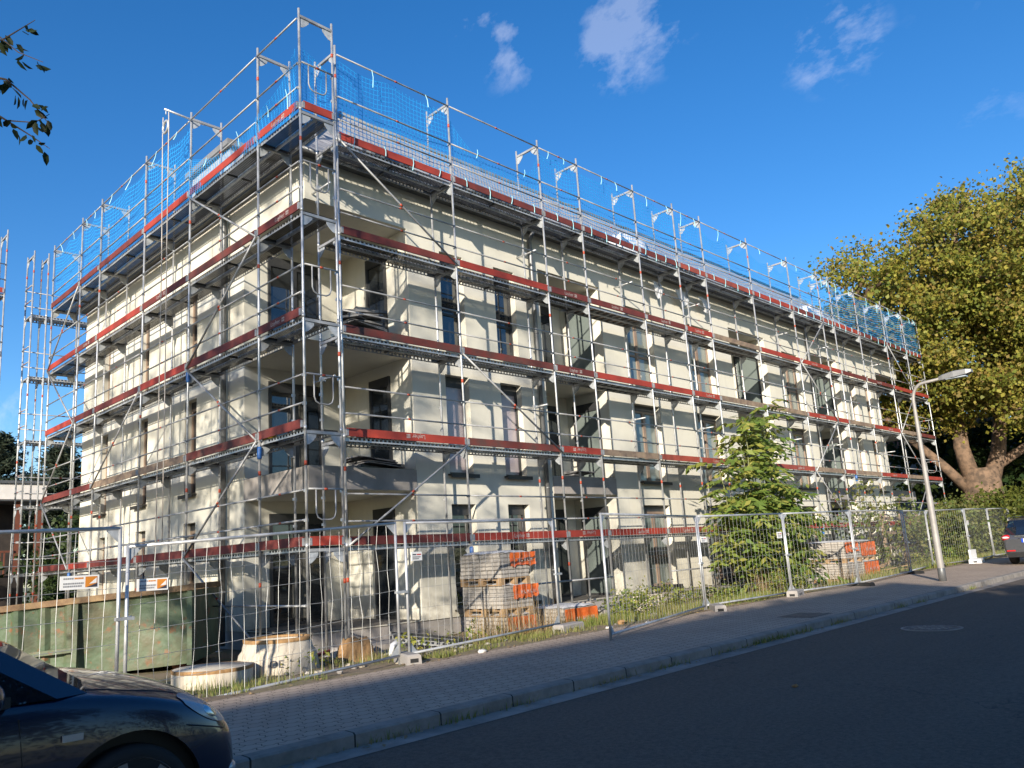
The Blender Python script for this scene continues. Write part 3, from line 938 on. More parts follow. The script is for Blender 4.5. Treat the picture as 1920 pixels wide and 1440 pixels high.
def m_transom():
    mb = MB()
    mb.box(0.02, 0.71, -0.024, 0.024, -0.03, 0.022, 0)
    for sgn, x in ((1, 0.025), (-1, 0.705)):
        poly = [(x, -0.032), (x + sgn * 0.19, -0.032), (x + sgn * 0.185, -0.09), (x + sgn * 0.12, -0.16), (x + sgn * 0.05, -0.215), (x, -0.225)]
        mb.prism(poly, 1, -0.005, 0.005, 1)
    return mb.mesh('transom', ['steel_dull', 'gusset'])
ME_TR = m_transom()
def m_deck(L, kind='steel'):
    mb = MB()
    for (a, b) in ((0.04, 0.355), (0.375, 0.69)):
        if kind == 'steel':
            mb.face([(0.02, a, 0.062), (L - 0.02, a, 0.062), (L - 0.02, b, 0.062), (0.02, b, 0.062)], 1)
            for y in (a, b):
                n = int((L - 0.3) / 0.1); x = 0.02
                mb.face([(0.02, y, 0.052), (L - .02, y, 0.052), (L - .02, y, 0.064), (0.02, y, 0.064)], 0)
                mb.face([(0.02, y, -0.012), (L - .02, y, -0.012), (L - .02, y, 0.012), (0.02, y, 0.012)], 0)
                st = 0.15
                mb.face([(0.02, y, 0.012), (st, y, 0.012), (st, y, 0.052), (0.02, y, 0.052)], 0)
                for i in range(n):
                    x0 = st + i * 0.1 + 0.056
                    x1 = st + (i + 1) * 0.1 if i % 9 != 8 else st + (i + 1) * 0.1 + 0.0
                    mb.face([(x0, y, 0.012), (x1, y, 0.012), (x1, y, 0.052), (x0, y, 0.052)], 0)
                x0 = st + n * 0.1
                mb.face([(x0, y, 0.012), (L - .02, y, 0.012), (L - .02, y, 0.052), (x0, y, 0.052)], 0)
                mb.box(0.02, L - .02, y - 0.012 if y == b else y, y + 0.012 if y == a else y, -0.016, -0.012, 0)
            k = max(1, int(L / 1.2))
            for i in range(k + 1):
                x = 0.05 + (L - 0.1) * i / k
                mb.box(x - 0.012, x + 0.012, a + .004, b - .004, 0.02, 0.055, 2)
        else:                                    # timber-faced deck with cross ribs
            mb.box(0.02, L - .02, a, b, 0.045, 0.062, 3)
            for y in (a, b - .03):
                mb.box(0.02, L - .02, y, y + 0.03, -0.012, 0.0445, 0)
            k = max(3, int(L / 0.28))
            for i in range(k + 1):
                x = 0.05 + (L - 0.1) * i / k
                mb.box(x - 0.015, x + 0.015, a + .031, b - .031, 0.0, 0.0445, 0)
    return mb.mesh('deck', ['steel', 'perf', 'steel_dark', 'toe_wood'])
def m_toe(L, mat):
    mb = MB()
    mb.box(0.045, L - 0.045, -0.018, 0.010, 0.068, 0.225, 0)
    for x in (0.02, L - 0.07):
        mb.box(x, x + 0.05, -0.021, 0.013, 0.075, 0.20, 1)
    return mb.mesh('toe_board', [mat, 'steel_dull'])
def m_rail(L):
    mb = MB()
    mb.tube((0.02, -0.035, 0), (L - 0.02, -0.035, 0), 0.0175, 8, 0)
    mb.tube((L * .5 - .035, -0.035, 0), (L * .5 + .035, -0.035, 0), 0.0192, 8, 1)
    return mb.mesh('guardrail', ['steel_dull', 'band'])
_mc = {}
def cached(fn, *a):
    k = (fn.__name__,) + a
    if k not in _mc: _mc[k] = fn(*a)
    return _mc[k]
def lettering_mesh():
    me = text_mesh('Layher', 0.125, 'lettering')
    vs = [tuple(v.co) for v in me.vertices]; fs = [tuple(p.vertices) for p in me.polygons]
    w = max(v[0] for v in vs)
    for i in range(3):
        for j in range(2):
            x, y = w + 0.05 + i * 0.034, 0.0 + j * 0.045
            b = len(vs); vs += [(x, y, 0), (x + .024, y, 0), (x + .024, y + .034, 0), (x, y + .034, 0)]
            fs.append((b, b + 1, b + 2, b + 3))
    m2 = bpy.data.meshes.new('lettering'); m2.from_pydata(vs, [], fs); m2.materials.append(M['white_print'])
    return m2
ME_LET = lettering_mesh()
def toe(parent, L, mat, loc, rz, text=0):
    o = link('toe_board', cached(m_toe, L, mat), parent, loc, (0, 0, rz))
    if mat == 'toe_wood': o['label'] = 'bare grey timber toe board'
    if mat == 'toe_dark': o['label'] = 'weathered dark red toe board'
    if text:
        rot = (rad(90), 0, 0) if text == 1 else (rad(90), rad(180), 0)
        link('lettering', ME_LET, o, (L * R.uniform(0.4, 0.6), -0.0205, 0.105 if text == 1 else 0.195), rot)
    return o

front = thing('street_scaffold', 'long galvanised scaffolding with red toe boards along the street side of the building', 'scaffolding', (X0, YF, 0), 0)
FT = {  # toe boards per level, bay by bay: r red, d dark, w timber; a capital letter carries lettering, u upside down
    0: 'rRuRRrrRRrrRrr', 1: 'UduwrRrRwrwRwr', 2: 'ddRrrRwwRrwRwr', 3: 'rrRRRRwrRrrRrr', 4: 'rrrrrrrrrrrrrr'}
for i, x in enumerate(FR):
    for y in (0.0, 0.73):
        std(front, x, y, 0.0, y > .1)
    for z in DECK + [TOPZ]:
        link('transom', ME_TR, front, (x, 0, z), (0, 0, rad(90)))
for i, L in enumerate(BAYS):
    x = FR[i]
    for k, z in enumerate(DECK):
        kind = 'timber' if (k, i) in ((3, 3), (2, 3), (1, 3), (1, 8), (3, 6)) else 'steel'
        link('deck', cached(m_deck, L, kind), front, (x, 0, z))
        c = FT[k][i]
        red = R.choice(('toe_red', 'toe_red', 'toe_faded', 'toe_brown'))
        mat = {'r': red, 'd': 'toe_dark', 'w': 'toe_wood', 'u': red}[c.lower()]
        toe(front, L, mat, (x, -0.030, z), 0, {'R': 1, 'D': 1, 'U': 2, 'u': 2}.get(c, 0))
    for nm, dz in (('mid_rail', 0.5), ('top_rail', 1.0)):
        for z in DECK:
            link(nm, cached(m_rail, L), front, (x, 0, z + dz))
    link('top_rail', cached(m_rail, L), front, (x, 0, TOPZ - 0.06))
def brace(parent, p, q, r=0.0212):
    mb = MB(); mb.tube(p, q, r, 8, 0)
    m_ = (Vector(p) + Vector(q)) / 2; d = (Vector(q) - Vector(p)).normalized() * 0.035
    mb.tube(m_ - d, m_ + d, r + 0.002, 8, 1)
    return part('diagonal_brace', mb, ['steel_dull', 'band'], parent)
Zk = [0.25] + DECK
def fb(i, k, j, l):
    brace(front, (FR[i], -0.06, Zk[k] + .06), (FR[j], -0.06, Zk[l] + .06))
for a in ((0, 5, 1, 4), (1, 3, 2, 2), (0, 1, 1, 2), (9, 5, 8, 4), (8, 4, 9, 3), (9, 3, 8, 2), (8, 2, 9, 1), (9, 1, 8, 0), (12, 5, 13, 4), (13, 4, 12, 3), (12, 3, 13, 2), (13, 2, 12, 1)):
    fb(*a)
for i in range(0, 14, 2):                       # tubes tying the inner row to the wall
    for z in (9.2, 5.2):
        mb = MB(); mb.tube((FR[i] + 0.06, 0.35, z), (FR[i] + 0.06, 1.06, z), 0.0212, 8)
        mb.box(FR[i] - 0.03, FR[i] + 0.09, 0.70, 0.76, z - 0.04, z + 0.04)
        part('wall_tie', mb, 'steel', front)
for i in (1, 2, 4):                             # low ledgers at the foot
    mb = MB(); mb.tube((FR[i], -0.035, 0.98), (FR[i + 1], -0.035, 0.98), 0.02, 8); mb.tube((FR[i], -0.035, 0.30), (FR[i + 1], -0.035, 0.30), 0.02, 8)
    part('foot_ledger', mb, 'steel_dull', front)

side_s = thing('gable_scaffold', 'shorter scaffolding with red toe boards on the left side wall of the building', 'scaffolding', (0, 0, 0), 0)
ST = {0: 'rrrrrr', 1: 'rdwwrr', 2: 'Rrrrrr', 3: 'RdRrRr', 4: 'Rrrrrr'}
for y in SR:
    for x in (0.0, 0.73):
        std(side_s, x, y, 0, x > .1 and y > .1)
    for z in DECK + [TOPZ]:
        link('transom', ME_TR, side_s, (0, y, z))
for i, L in enumerate(SBAYS):
    y = SR[i]
    for k, z in enumerate(DECK):
        link('deck', cached(m_deck, L, 'steel'), side_s, (0.73, y, z), (0, 0, rad(90)))
        c = ST[k][i]
        mat = {'r': R.choice(('toe_red', 'toe_brown', 'toe_brown')), 'd': 'toe_dark', 'w': 'toe_wood'}[c.lower()]
        toe(side_s, L, mat, (-0.030, y + L, z), rad(-90), 1 if c.isupper() else 0)
    for nm, dz in (('mid_rail', 0.5), ('top_rail', 1.0)):
        for z in DECK:
            link(nm, cached(m_rail, L), side_s, (0, y + L, z + dz), (0, 0, rad(-90)))
    link('top_rail', cached(m_rail, L), side_s, (0, y + L, TOPZ - 0.06), (0, 0, rad(-90)))
def sb(i, k, j, l):
    brace(side_s, (-0.06, SR[i], Zk[k] + .06), (-0.06, SR[j], Zk[l] + .06))
for a in ((2, 5, 1, 4), (1, 4, 2, 3), (2, 3, 1, 2), (1, 2, 2, 1), (2, 1, 1, 0), (5, 5, 6, 4), (6, 4, 5, 3), (5, 3, 6, 2), (3, 3, 4, 2), (6, 2, 5, 1)):
    sb(*a)
def m_end_guard():
    mb = MB()
    mb.tube((0.02, -0.035, 1.02), (0.71, -0.035, 1.02), 0.0185, 8, 0)
    mb.path([(0.17, -0.035, 1.02), (0.17, -0.035, 0.62), (0.20, -0.035, 0.54), (0.27, -0.035, 0.50), (0.46, -0.035, 0.50), (0.53, -0.035, 0.54), (0.56, -0.035, 0.62), (0.56, -0.035, 1.02)], 0.0135, 8, 0)
    mb.tube((0.33, -0.035, 1.02), (0.40, -0.035, 1.02), 0.0205, 8, 1)
    return mb.mesh('end_guard', ['steel_dull', 'band'])
ME_EG = m_end_guard()
for z in DECK:
    link('end_guard', ME_EG, side_s, (0, 0, z))
    link('end_guard', ME_EG, front, (FR[-1], 0, z), (0, 0, rad(90)))
for z in (DECK[0], DECK[4]):
    link('toe_board', cached(m_toe, 0.73, 'toe_red'), side_s, (0, -0.03, z))
mb = MB(); mb.tube((-0.035, 0, 1.0), (-0.035, SR[2], 1.0), 0.019, 8); part('foot_ledger', mb, 'steel_dull', side_s)
# pulley arm and its hanging ropes on the side scaffold
mb = MB(); mb.tube((0.3, SR[2], TOPZ - .03), (-0.62, SR[2] + .02, TOPZ + .03), 0.024, 8)
part('pulley_arm', mb, 'steel', side_s)
pl = thing('pulley_rope', 'pulley wheel with two long pale ropes hanging from the left scaffold', 'rope pulley', (-0.58, SR[2] + .02, TOPZ - .4))
mb = MB()
mb.path([(0, 0, .4), (0, 0, .3)], 0.012, 6)
mb.path([(0.0, 0.14 * math.cos(t), 0.14 * math.sin(t)) for t in [k * math.pi / 9 for k in range(18)]], 0.03, 8, 0, False, True)
part('wheel', mb, 'steel', pl)
for yy, l in ((-0.165, 9.2), (0.165, 10.4)):
    mb = MB()
    mb.path([(0, yy * 0.9, 0.3), (0, yy, 0), (0.02, yy * 0.8, -3), (0.03, yy * .9, -6), (0.02, yy, -l)], 0.011, 6)
    part('rope', mb, 'rope', pl)
# rear return: two frames standing behind the far end of the side wall
rear = thing('rear_scaffold', 'narrow scaffold return behind the far left corner of the building', 'scaffolding', (-0.36, 15.20, 0))
for x in (0.0, 0.42, 2.5, 5.07):
    for y in (0.0, 0.73):
        std(rear, x, y)
    for z in DECK + [TOPZ]:
        link('transom', ME_TR, rear, (x, 0, z), (0, 0, rad(90)))
for z in DECK:
    link('deck', cached(m_deck, 2.5, 'steel'), rear, (0, 0, z))
    link('deck', cached(m_deck, 2.57, 'steel'), rear, (2.5, 0, z))
    for dz in (0.5, 1.0):
        link('mid_rail', cached(m_rail, 0.73), rear, (0, 0.73, z + dz), (0, 0, rad(-90)))
        link('top_rail', cached(m_rail, 2.5), rear, (0, 0.73, z + dz))
# another scaffold far left, on the neighbouring plot
far = thing('distant_scaffold', 'part of another scaffold at the left edge of the picture', 'scaffolding', (-1.12, 15.3, 0))
for x in (0.0, -2.57):
    for y in (0.0, 0.73):
        std(far, x, y, .55)
        bj = MB(); bj.tube((x, y, -.1), (x, y, .5), .02, 8); bj.lathe((x, y, 0), [(.08, -.05), (.08, .04)], 8); part('base_jack', bj, 'steel', far)
    for z in DECK + [TOPZ]:
        link('transom', ME_TR, far, (x, 0, z + .55), (0, 0, rad(90)))
for z in DECK:
    link('deck', cached(m_deck, 2.57, 'steel'), far, (-2.57, 0, z + .55))
    toe(far, 2.57, 'toe_red', (-2.57, -.03, z + .55), 0)
    for dz in (0.5, 1.0):
        link('top_rail', cached(m_rail, 2.57), far, (-2.57, 0, z + dz + .55))

# blue safety nets
def net(name, label, pts_fn, bays, tops, z_bot, parent=None):
    """tops: function(u) -> height of the upper hem"""
    pass
def net_sheet(P, u0, u1, top, zb, bulge=0.06):
    """returns verts, faces, uvs of one sheet hung between u0 and u1"""
    nu, nv = max(8, int((u1 - u0) / 0.25)), 10
    vs, uvs = [], []
    for i in range(nu + 1):
        u = u0 + (u1 - u0) * i / nu
        zt = top(u)
        for j in range(nv + 1):
            v = j / nv
            z = zb + (zt - zb) * v
            off = bulge * math.sin(v * 3.1) * math.sin((u - u0) / (u1 - u0) * 3.1) + 0.015 * math.sin(u * 5.3 + v * 4)
            vs.append(P(u, off, z)); uvs.append((u + 0.02 * math.sin(v * 5 + u), zb + (11.7 - zb) * v + 0.03 * math.sin(u * 2.1)))
    fs = []
    for i in range(nu):
        for j in range(nv):
            a = i * (nv + 1) + j
            fs.append((a, a + nv + 1, a + nv + 2, a + 1))
    return vs, fs, uvs
def net_part(name, sheets, parent):
    vs, fs, uvs = [], [], []
    for v, f, u in sheets:
        b = len(vs); vs += v; uvs += u; fs += [tuple(b + k for k in q) for q in f]
    me = bpy.data.meshes.new(name); me.from_pydata(vs, [], fs); me.materials.append(M['net'])
    uv = me.uv_layers.new(name='UVMap')
    for p in me.polygons:
        for li in p.loop_indices:
            uv.data[li].uv = uvs[me.loops[li].vertex_index]
        p.use_smooth = True
    return link(name, me, parent)
def interp(pts):
    def f(u):
        for (a, za), (b, zb) in zip(pts, pts[1:]):
            if a <= u <= b:
                t = (u - a) / max(b - a, 1e-6)
                return za + (zb - za) * t
        return pts[0][1] if u < pts[0][0] else pts[-1][1]
    return f
fnet = thing('safety_net', 'long blue knotted safety net along the top of the street scaffold', 'safety net', (X0, YF, 9.98), 0, 'blue nets round the scaffold top')
ftop = {1: [(3.07, 11.72), (3.35, 11.35), (3.75, 11.0), (4.3, 10.88), (5.2, 10.86), (5.8, 11.05), (6.14, 11.6)],
        6: [(FR[6], 11.78), (FR[6] + .5, 11.45), (FR[6] + 1.2, 11.5), (FR[6] + 1.55, 11.72), (FR[7] - .6, 11.35), (FR[7], 11.78)],
        7: [(FR[7], 11.7), (FR[7] + .9, 11.35), (FR[7] + 1.8, 11.5), (FR[8] - .4, 11.3), (FR[8], 11.7)]}
for i in range(14):
    if i in ftop: tf = interp(ftop[i])
    else:
        tf = (lambda a, b: (lambda u: 11.80 - 0.10 * abs(math.sin((u - a) / (b - a) * 2 * math.pi))))(FR[i], FR[i + 1])
    sh = net_sheet(lambda u, o, z: (u, 0.05 + o, z - 9.98), FR[i] + .02, FR[i + 1] - .02, tf, 10.0)
    net_part('net_panel', [sh], fnet)
snet = thing('safety_net', 'blue safety net on the left side scaffold, bunched low near the corner', 'safety net', (0, 0, 9.98), 0, 'blue nets round the scaffold top')
stop = {0: [(0, 11.2), (0.5, 10.75), (1.57, 10.45)], 1: [(1.57, 10.4), (2.5, 10.25), (3.5, 10.4), (4.3, 10.72), (4.64, 10.9)]}
for i in range(6):
    if i in stop: tf = interp(stop[i])
    else:
        tf = (lambda a, b: (lambda u: 11.80 - 0.10 * abs(math.sin((u - a) / (b - a) * 2 * math.pi))))(SR[i], SR[i + 1])
    sh = net_sheet(lambda u, o, z: ((0.05 if i > 1 else -0.07) + o, u, z - 9.98), SR[i] + .02, SR[i + 1] - .02, tf, 10.0 if i > 1 else 9.85)
    net_part('net_panel', [sh], snet)
sh = net_sheet(lambda u, o, z: (u, o + 0.05, z - 9.98), 0.05, 0.70, lambda u: 11.3 - 0.4 * u, 10.1)
net_part('net_panel', [sh], snet)
# pale ties that hold the nets
def m_tie(l):
    mb = MB(); w = 0.022
    mb.path([(0, 0, 0.02), (0.01, -0.02, -l * .4), (-0.015 * l, -0.01, -l)], [0.007, 0.009, 0.012], 5)
    return mb.mesh('tie_strap', ['strap'])
ties = [m_tie(l) for l in (0.2, 0.28, 0.42)]
for i, L in enumerate(BAYS):
    for t in (0.3, 0.72):
        z = 11.82 if i not in (1,) else 11.0
        link('tie_strap', R.choice(ties), fnet, (FR[i] + L * (t + R.uniform(-.12, .12)), -0.06, z - 9.98), (R.uniform(-.2, .2), R.uniform(-.3, .3), 0))
    for t in ((0.12, 0.37, 0.62, 0.87) if L > 2 else (0.3, 0.7)):
        link('tie_strap', R.choice(ties[:2]), fnet, (FR[i] + L * t, -0.07, 10.14 - 9.98), (R.uniform(-.1, .1), R.uniform(-.15, .15), 0))
for i, L in enumerate(SBAYS):
    for t in (0.25, 0.7):
        z = 11.82 if i > 1 else 10.5
        link('tie_strap', R.choice(ties), snet, (-0.07, SR[i] + L * t, z - 9.98), (R.uniform(-.3, .3), R.uniform(-.3, .3), 0))
#SECTION3
# ---------------------------------------------------------------- site fence
def fence(p0, p1, z0, z1, label, cat='fence', signs=(), near=True, bent=0, foot_len=None):
    L = math.hypot(p1[0] - p0[0], p1[1] - p0[1]); rz = math.atan2(p1[1] - p0[1], p1[0] - p0[0])
    t = thing('mesh_fence', label, cat, (p0[0], p0[1], z0), rz, 'mesh fence panels along the site')
    dz = z1 - z0
    H = 2.0
    def q(x, z): return (x, 0, z + dz * x / L)
    fm = MB()
    for x, b in ((0.02, 0.0), (L - 0.02, 0.0)):
        fm.tube((x, 0, b + dz * x / L - 0.03), q(x, H), 0.021, 10)
    fm.tube(q(0.02, H - 0.02), q(L - .02, H - 0.02), 0.021, 10)
    fm.tube(q(0.02, 0.10), q(L - .02, 0.10), 0.021, 10)
    for x, s in ((0.02, 1), (L - .02, -1)):
        a = [q(x, H - .04), q(x + s * 0.16, H - .04), q(x, H - .20)]
        fm.face([(u, -0.004, w) for u, v, w in a], 1); fm.face([(u, 0.004, w) for u, v, w in reversed(a)], 1)
        a = [q(x, .12), q(x + s * 0.16, .12), q(x, .28)]
        fm.face([(u, -0.004, w) for u, v, w in a], 1); fm.face([(u, 0.004, w) for u, v, w in reversed(a)], 1)
    part('frame', fm, ['steel' if near else 'steel_dull', 'gusset'], t)
    wm = MB(); r = 0.0028 if bent >= .6 else (0.0018 if near else 0.0016)
    n = int(round((L - .04) / 0.155)); rr = random.Random(int(p0[0] * 10) + 3)
    zs = [0.10, 0.42, 0.72, 1.02, 1.32, 1.62, H - .02]
    for i in range(1, n):
        x = 0.02 + (L - .04) * i / n
        pts = []
        for z in zs:
            b = rr.gauss(0, 0.010) * bent if z not in (0.10, H - .02) else 0
            pts.append(Vector(q(x + b, z)) + Vector((0, rr.gauss(0, 0.012) * bent, 0)))
        wm.path(pts, r, 4, 0, False)
    for z in zs[1:-1]:
        pts = [Vector(q(0.02 + (L - .04) * i / 12, z)) + Vector((0, -0.007, rr.gauss(0, 0.006) * (bent if 0 < i < 12 else 0))) for i in range(13)]
        wm.path(pts, r, 4, 0, False)
    part('wire_mesh', wm, 'wire', t)
    for (x, z, w, h, kind) in signs:
        sm = MB(); sm.box(x, x + w, -0.020, -0.012, z, z + h, 0)
        if kind == 'banner':
            sm.face([(x + w * .64, -0.0215, z + h * .12), (x + w * .95, -0.0215, z + h * .12), (x + w * .95, -0.0215, z + h * .9), (x + w * .64, -0.0215, z + h * .9)], 1)
            sm.face([(x + w * .66, -0.0225, z + h * .12), (x + w * .95, -0.0225, z + h * .12), (x + w * .95, -0.0225, z + h * .4)], 2)
            sm.face([(x + w * .74, -0.0225, z + h * .35), (x + w * .93, -0.0225, z + h * .42), (x + w * .93, -0.0225, z + h * .8)], 0)
            for zz, a, b, m in ((.74, .08, .34, 3), (.74, .36, .60, 1), (.38, .08, .60, 3), (.18, .08, .55, 3)):
                x0 = x + w * a
                while x0 < x + w * b - .004:
                    wd = R.uniform(.010, .024)
                    sm.face([(x0, -0.0215, z + h * zz), (min(x0 + wd, x + w * b), -0.0215, z + h * zz), (min(x0 + wd, x + w * b), -0.0215, z + h * (zz + .12)), (x0, -0.0215, z + h * (zz + .12))], m)
                    x0 += wd + .004
        else:
            for zz, a, b, m in ((.62, .10, .45, 2), (.62, .5, .9, 4), (.35, .1, .85, 3), (.15, .1, .7, 3)):
                sm.face([(x + w * a, -0.0215, z + h * zz), (x + w * b, -0.0215, z + h * zz), (x + w * b, -0.0215, z + h * (zz + .14)), (x + w * a, -0.0215, z + h * (zz + .14))], m)
        part('sign', sm, ['white_board', 'sign_orange', 'sign_dark', 'sign_grey', 'sign_red'], t)
    cm = MB(); cm.tube((L - .03, 0, 0.98 + dz), (L + .13, 0, 1.0 + dz), 0.013, 6); cm.box(L - .05, L + .15, -.03, .03, 0.965 + dz, 1.0 + dz)
    part('clamp', cm, 'steel', t)
    return t
def fz(x): return 0.175 + g(x)
fence((-7.36, -2.46), (-3.86, -2.36), fz(-7), 0.185, 'mesh fence panel behind the navy car bonnet, in front of the green container', signs=((2.86, 1.40, .40, .145, 'banner'),), bent=.6)
fence((-3.73, -2.15), (0.10, -2.28), -0.02, 0.20, 'mesh fence panel in front of the concrete manhole rings', signs=((0.12, 1.47, .36, .14, 'banner'),), bent=1)
fence((0.25, -2.27), (4.20, -1.76), 0.20, 0.25, 'mesh fence panel in front of the tall three tier paving stack', signs=((0.12, 1.42, .23, .13, 'small'),), bent=.5)
fence((3.12, -3.72), (8.14, -2.40), 0.205, fz(8.1), 'wide fence panel with its near post standing out on the pavement')
fence((8.24, -2.36), (11.80, -2.58), fz(8.2), fz(11.8), 'mesh fence panel in front of the leafy young tree', signs=((0.06, 1.42, .20, .12, 'small'), (3.2, 1.42, .22, .15, 'small')))
fence((11.88, -2.55), (14.75, -3.02), fz(11.9), fz(14.7), 'short fence panel between the young tree and the double paving stack')
fence((14.85, -3.0), (19.95, -2.62), fz(14.9), fz(19.9), 'long fence panel in front of the orange wrapped paving stacks', near=False)
fence((20.1, -2.5), (23.9, -2.02), fz(20), fz(24), 'fence panel right behind the street lamp post', near=False)
fence((24.0, -2.0), (26.6, -2.5), fz(24), fz(26.6), 'short fence panel between street lamp and white plastic foot block', near=False)
fence((26.7, -2.5), (30.4, -2.3), fz(26.7), fz(30.4), 'fence panel beside the white plastic foot block, left of the grey estate car', signs=((0.1, 1.4, .25, .15, 'small'),), near=False)
fence((30.5, -2.3), (34.0, -2.2), fz(30.5), fz(34), 'fence panel seen just above the roof of the grey estate car', signs=((3.2, 1.4, .25, .15, 'small'),), near=False)
fence((34.1, -2.2), (37.6, -2.1), fz(34.1), fz(37.6), 'farthest fence panel, in front of the hedge by the big tree', near=False)

def foot_block(x, y, z, rz, label, L=0.62, W=0.22, H=0.14, mat='concrete'):
    t = thing('fence_foot', label, 'fence foot', (x, y, z), rz, 'feet under the mesh fence')
    mb = MB(); b = 0.02
    def ring(zz, i): return [(-L / 2 + i, -W / 2 + i, zz), (L / 2 - i, -W / 2 + i, zz), (L / 2 - i, W / 2 - i, zz), (-L / 2 + i, W / 2 - i, zz)]
    mb.grid([ring(0, 0), ring(H - b, 0.008), ring(H, b + .008)], 0, False, True)
    mb.face(ring(H, b + .008), 0)
    for s in (-1, 1):                      # hand holds: flat black plates stand in for the shaded pockets
        mb.box(s * L / 2 - .004 * s - .003, s * L / 2 - .004 * s + .003, -.06, .06, .03, .085, 1)
    for x_ in (-.2, .02):
        mb.box(x_, x_ + .13, -W / 2 + .002, -W / 2 + .0055, .03, .085, 1)
    part('block', mb, [mat, 'black'], t)
    return t
foot_block(0.17, -2.34, 0.19, rad(70), 'concrete foot block between the first two complete fence panels')
foot_block(4.15, -2.0, 0.20, rad(10), 'concrete foot block in front of the low orange wrapped paving stack', 0.75, 0.24, 0.16)
foot_block(8.05, -2.75, 0.23, rad(40), 'concrete foot block in front of the young tree fence panel', 0.72, 0.24, 0.15)
foot_block(11.7, -2.72, 0.27, rad(15), 'pale concrete foot block right of the young tree', 0.85, 0.26, 0.16)
for (x, y, lab) in ((14.8, -3.05, 'black rubber fence foot in front of the nearer orange wrapped stack'), (20.0, -2.6, 'black rubber fence foot right of the orange wrapped stacks'), (23.95, -2.05, 'black rubber fence foot behind the lamp post base'), (30.4, -2.4, 'black rubber fence foot beside the grey estate car')):
    foot_block(x, y, 0.19 + g(x), rad(75), lab, 0.7, 0.2, 0.09, 'black')
foot_block(26.3, -2.75, 0.19 + g(26), rad(10), 'white plastic fence foot with an upright grey plate, left of the estate car', 1.2, 0.4, 0.16, 'white_film')
mb = MB(); mb.box(26.05, 26.75, -2.66, -2.60, .53, .88); tag(part('plate_board', mb, 'white_board', None), 'upright pale board standing on the white plastic fence foot', 'board')

# ---------------------------------------------------------------- paving stacks
def pallet_mb(w, d):
    mb = MB()
    for i in range(5):
        y = (d - .1) * i / 4; mb.box(0, w, y, y + .1, 0.122, 0.144)
    for x in (0, w / 2 - .05, w - .1):
        mb.box(x, x + .1, 0, d, 0.1, 0.1215)
        for y in (0, d / 2 - .07, d - .14): mb.box(x + .002, x + .098, y + .002, y + .14, 0.022, 0.0995)
        mb.box(x, x + .1, 0, d, 0, 0.0215)
    return mb
def stones_mb(w, d, h, z0):
    mb = MB()
    nx, ny = 2, 2
    for i in range(nx):
        for j in range(ny):
            x0, x1 = w * i / nx + .004, w * (i + 1) / nx - .004
            y0, y1 = d * j / ny + .004, d * (j + 1) / ny - .004
            k = max(3, int(h / 0.075))
            for m in range(k):
                o = R.uniform(-.012, .012); p = R.uniform(-.012, .012)
                mb.box(x0 + o, x1 + o, y0 + p, y1 + p, z0 + h * m / k + .002, z0 + h * (m + 1) / k - .002)
    return mb
def film_mb(x0, x1, y, z0, z1, n=12, m=5, amp=.02):
    mb = MB(); rows = []
    for j in range(m + 1):
        v = j / m
        rows.append([(x0 + (x1 - x0) * i / n, y - .02 - R.uniform(0, amp) - .02 * math.sin(i * 1.7), z0 + (z1 - z0) * v + (R.uniform(-amp, amp) if j == 0 else 0)) for i in range(n + 1)])
    mb.grid(rows, 0, True)
    return mb
def strokes(mb, x0, x1, y, z0, z1, n, mi):
    """white lettering strokes printed on the film"""
    for i in range(n):
        x = x0 + (x1 - x0) * (i + .2) / n; w = (x1 - x0) / n * .6
        for (a, b, c, d) in (((0, 0, .22, 1), (0, 0, 1, .2)) if i % 2 else ((0, 0, .22, 1), (.78, 0, 1, 1), (.22, .4, .78, .6))):
            mb.face([(x + w * a, y, z0 + (z1 - z0) * b), (x + w * c, y, z0 + (z1 - z0) * b), (x + w * c, y, z0 + (z1 - z0) * d), (x + w * a, y, z0 + (z1 - z0) * d)], mi)
def paving_load(x, y, z, w, d, h, label, pallet=True, film='front', rz=0.0, grp='pallets of grey paving stones'):
    t = thing('paving_stack', label, 'paving stones', (x, y, z), rz, grp)
    z0 = 0.146 if pallet else 0.0
    if pallet: part('pallet', pallet_mb(w, d), 'timber', t)
    part('stones', stones_mb(w, d, h, z0), 'stones', t)
    tm = MB(); lump(tm, -.02, w + .02, -.02, d + .02, z0 + h + .006, z0 + h + .05, 10, 8, .012)
    part('top_film', tm, 'white_film', t)
    if film:
        if film == 'front': a = (.02, w - .01, z0 + .03, z0 + h - .02)
        elif film == 'right': a = (w * .3, w + .12, z0 + h * .42, z0 + h + .0)
        elif film == 'left': a = (0.0, w * .8, z0 + h * .35, z0 + h - .02)
        fm = film_mb(a[0], a[1], 0.0, a[2], a[3], amp=.035 if film != 'front' else .015)
        strokes(fm, a[0] + (a[1] - a[0]) * .2, a[0] + (a[1] - a[0]) * .85, -.085, a[2] + (a[3] - a[2]) * .35, a[2] + (a[3] - a[2]) * .6, 5, 1)
        part('orange_film', fm, ['orange_film', 'white_print'], t)
    return t
paving_load(3.70, -0.86, 0.06, 0.80, 1.10, 0.44, 'bottom paving load of the tall three tier stack, orange film on one face', False, 'front')
paving_load(3.66, -0.88, 0.50, 0.80, 1.12, 0.42, 'middle paving load on a pallet in the tall three tier stack', True, 'right')
paving_load(3.63, -0.88, 1.07, 0.80, 1.14, 0.46, 'topmost paving load on a pallet in the tall three tier stack', True, 'right')
paving_load(5.25, -0.95, 0.06, 1.05, 0.85, 0.46, 'single low paving load with a full orange film side', False, 'front')
paving_load(18.0, -1.45, 0.2, 1.20, 1.20, 0.46, 'lower paving load of the far stack, behind the fence post pair', True, None)
paving_load(18.0, -1.45, 0.81, 1.20, 1.20, 0.50, 'upper paving load of the far stack, behind the fence post pair', True, 'left')
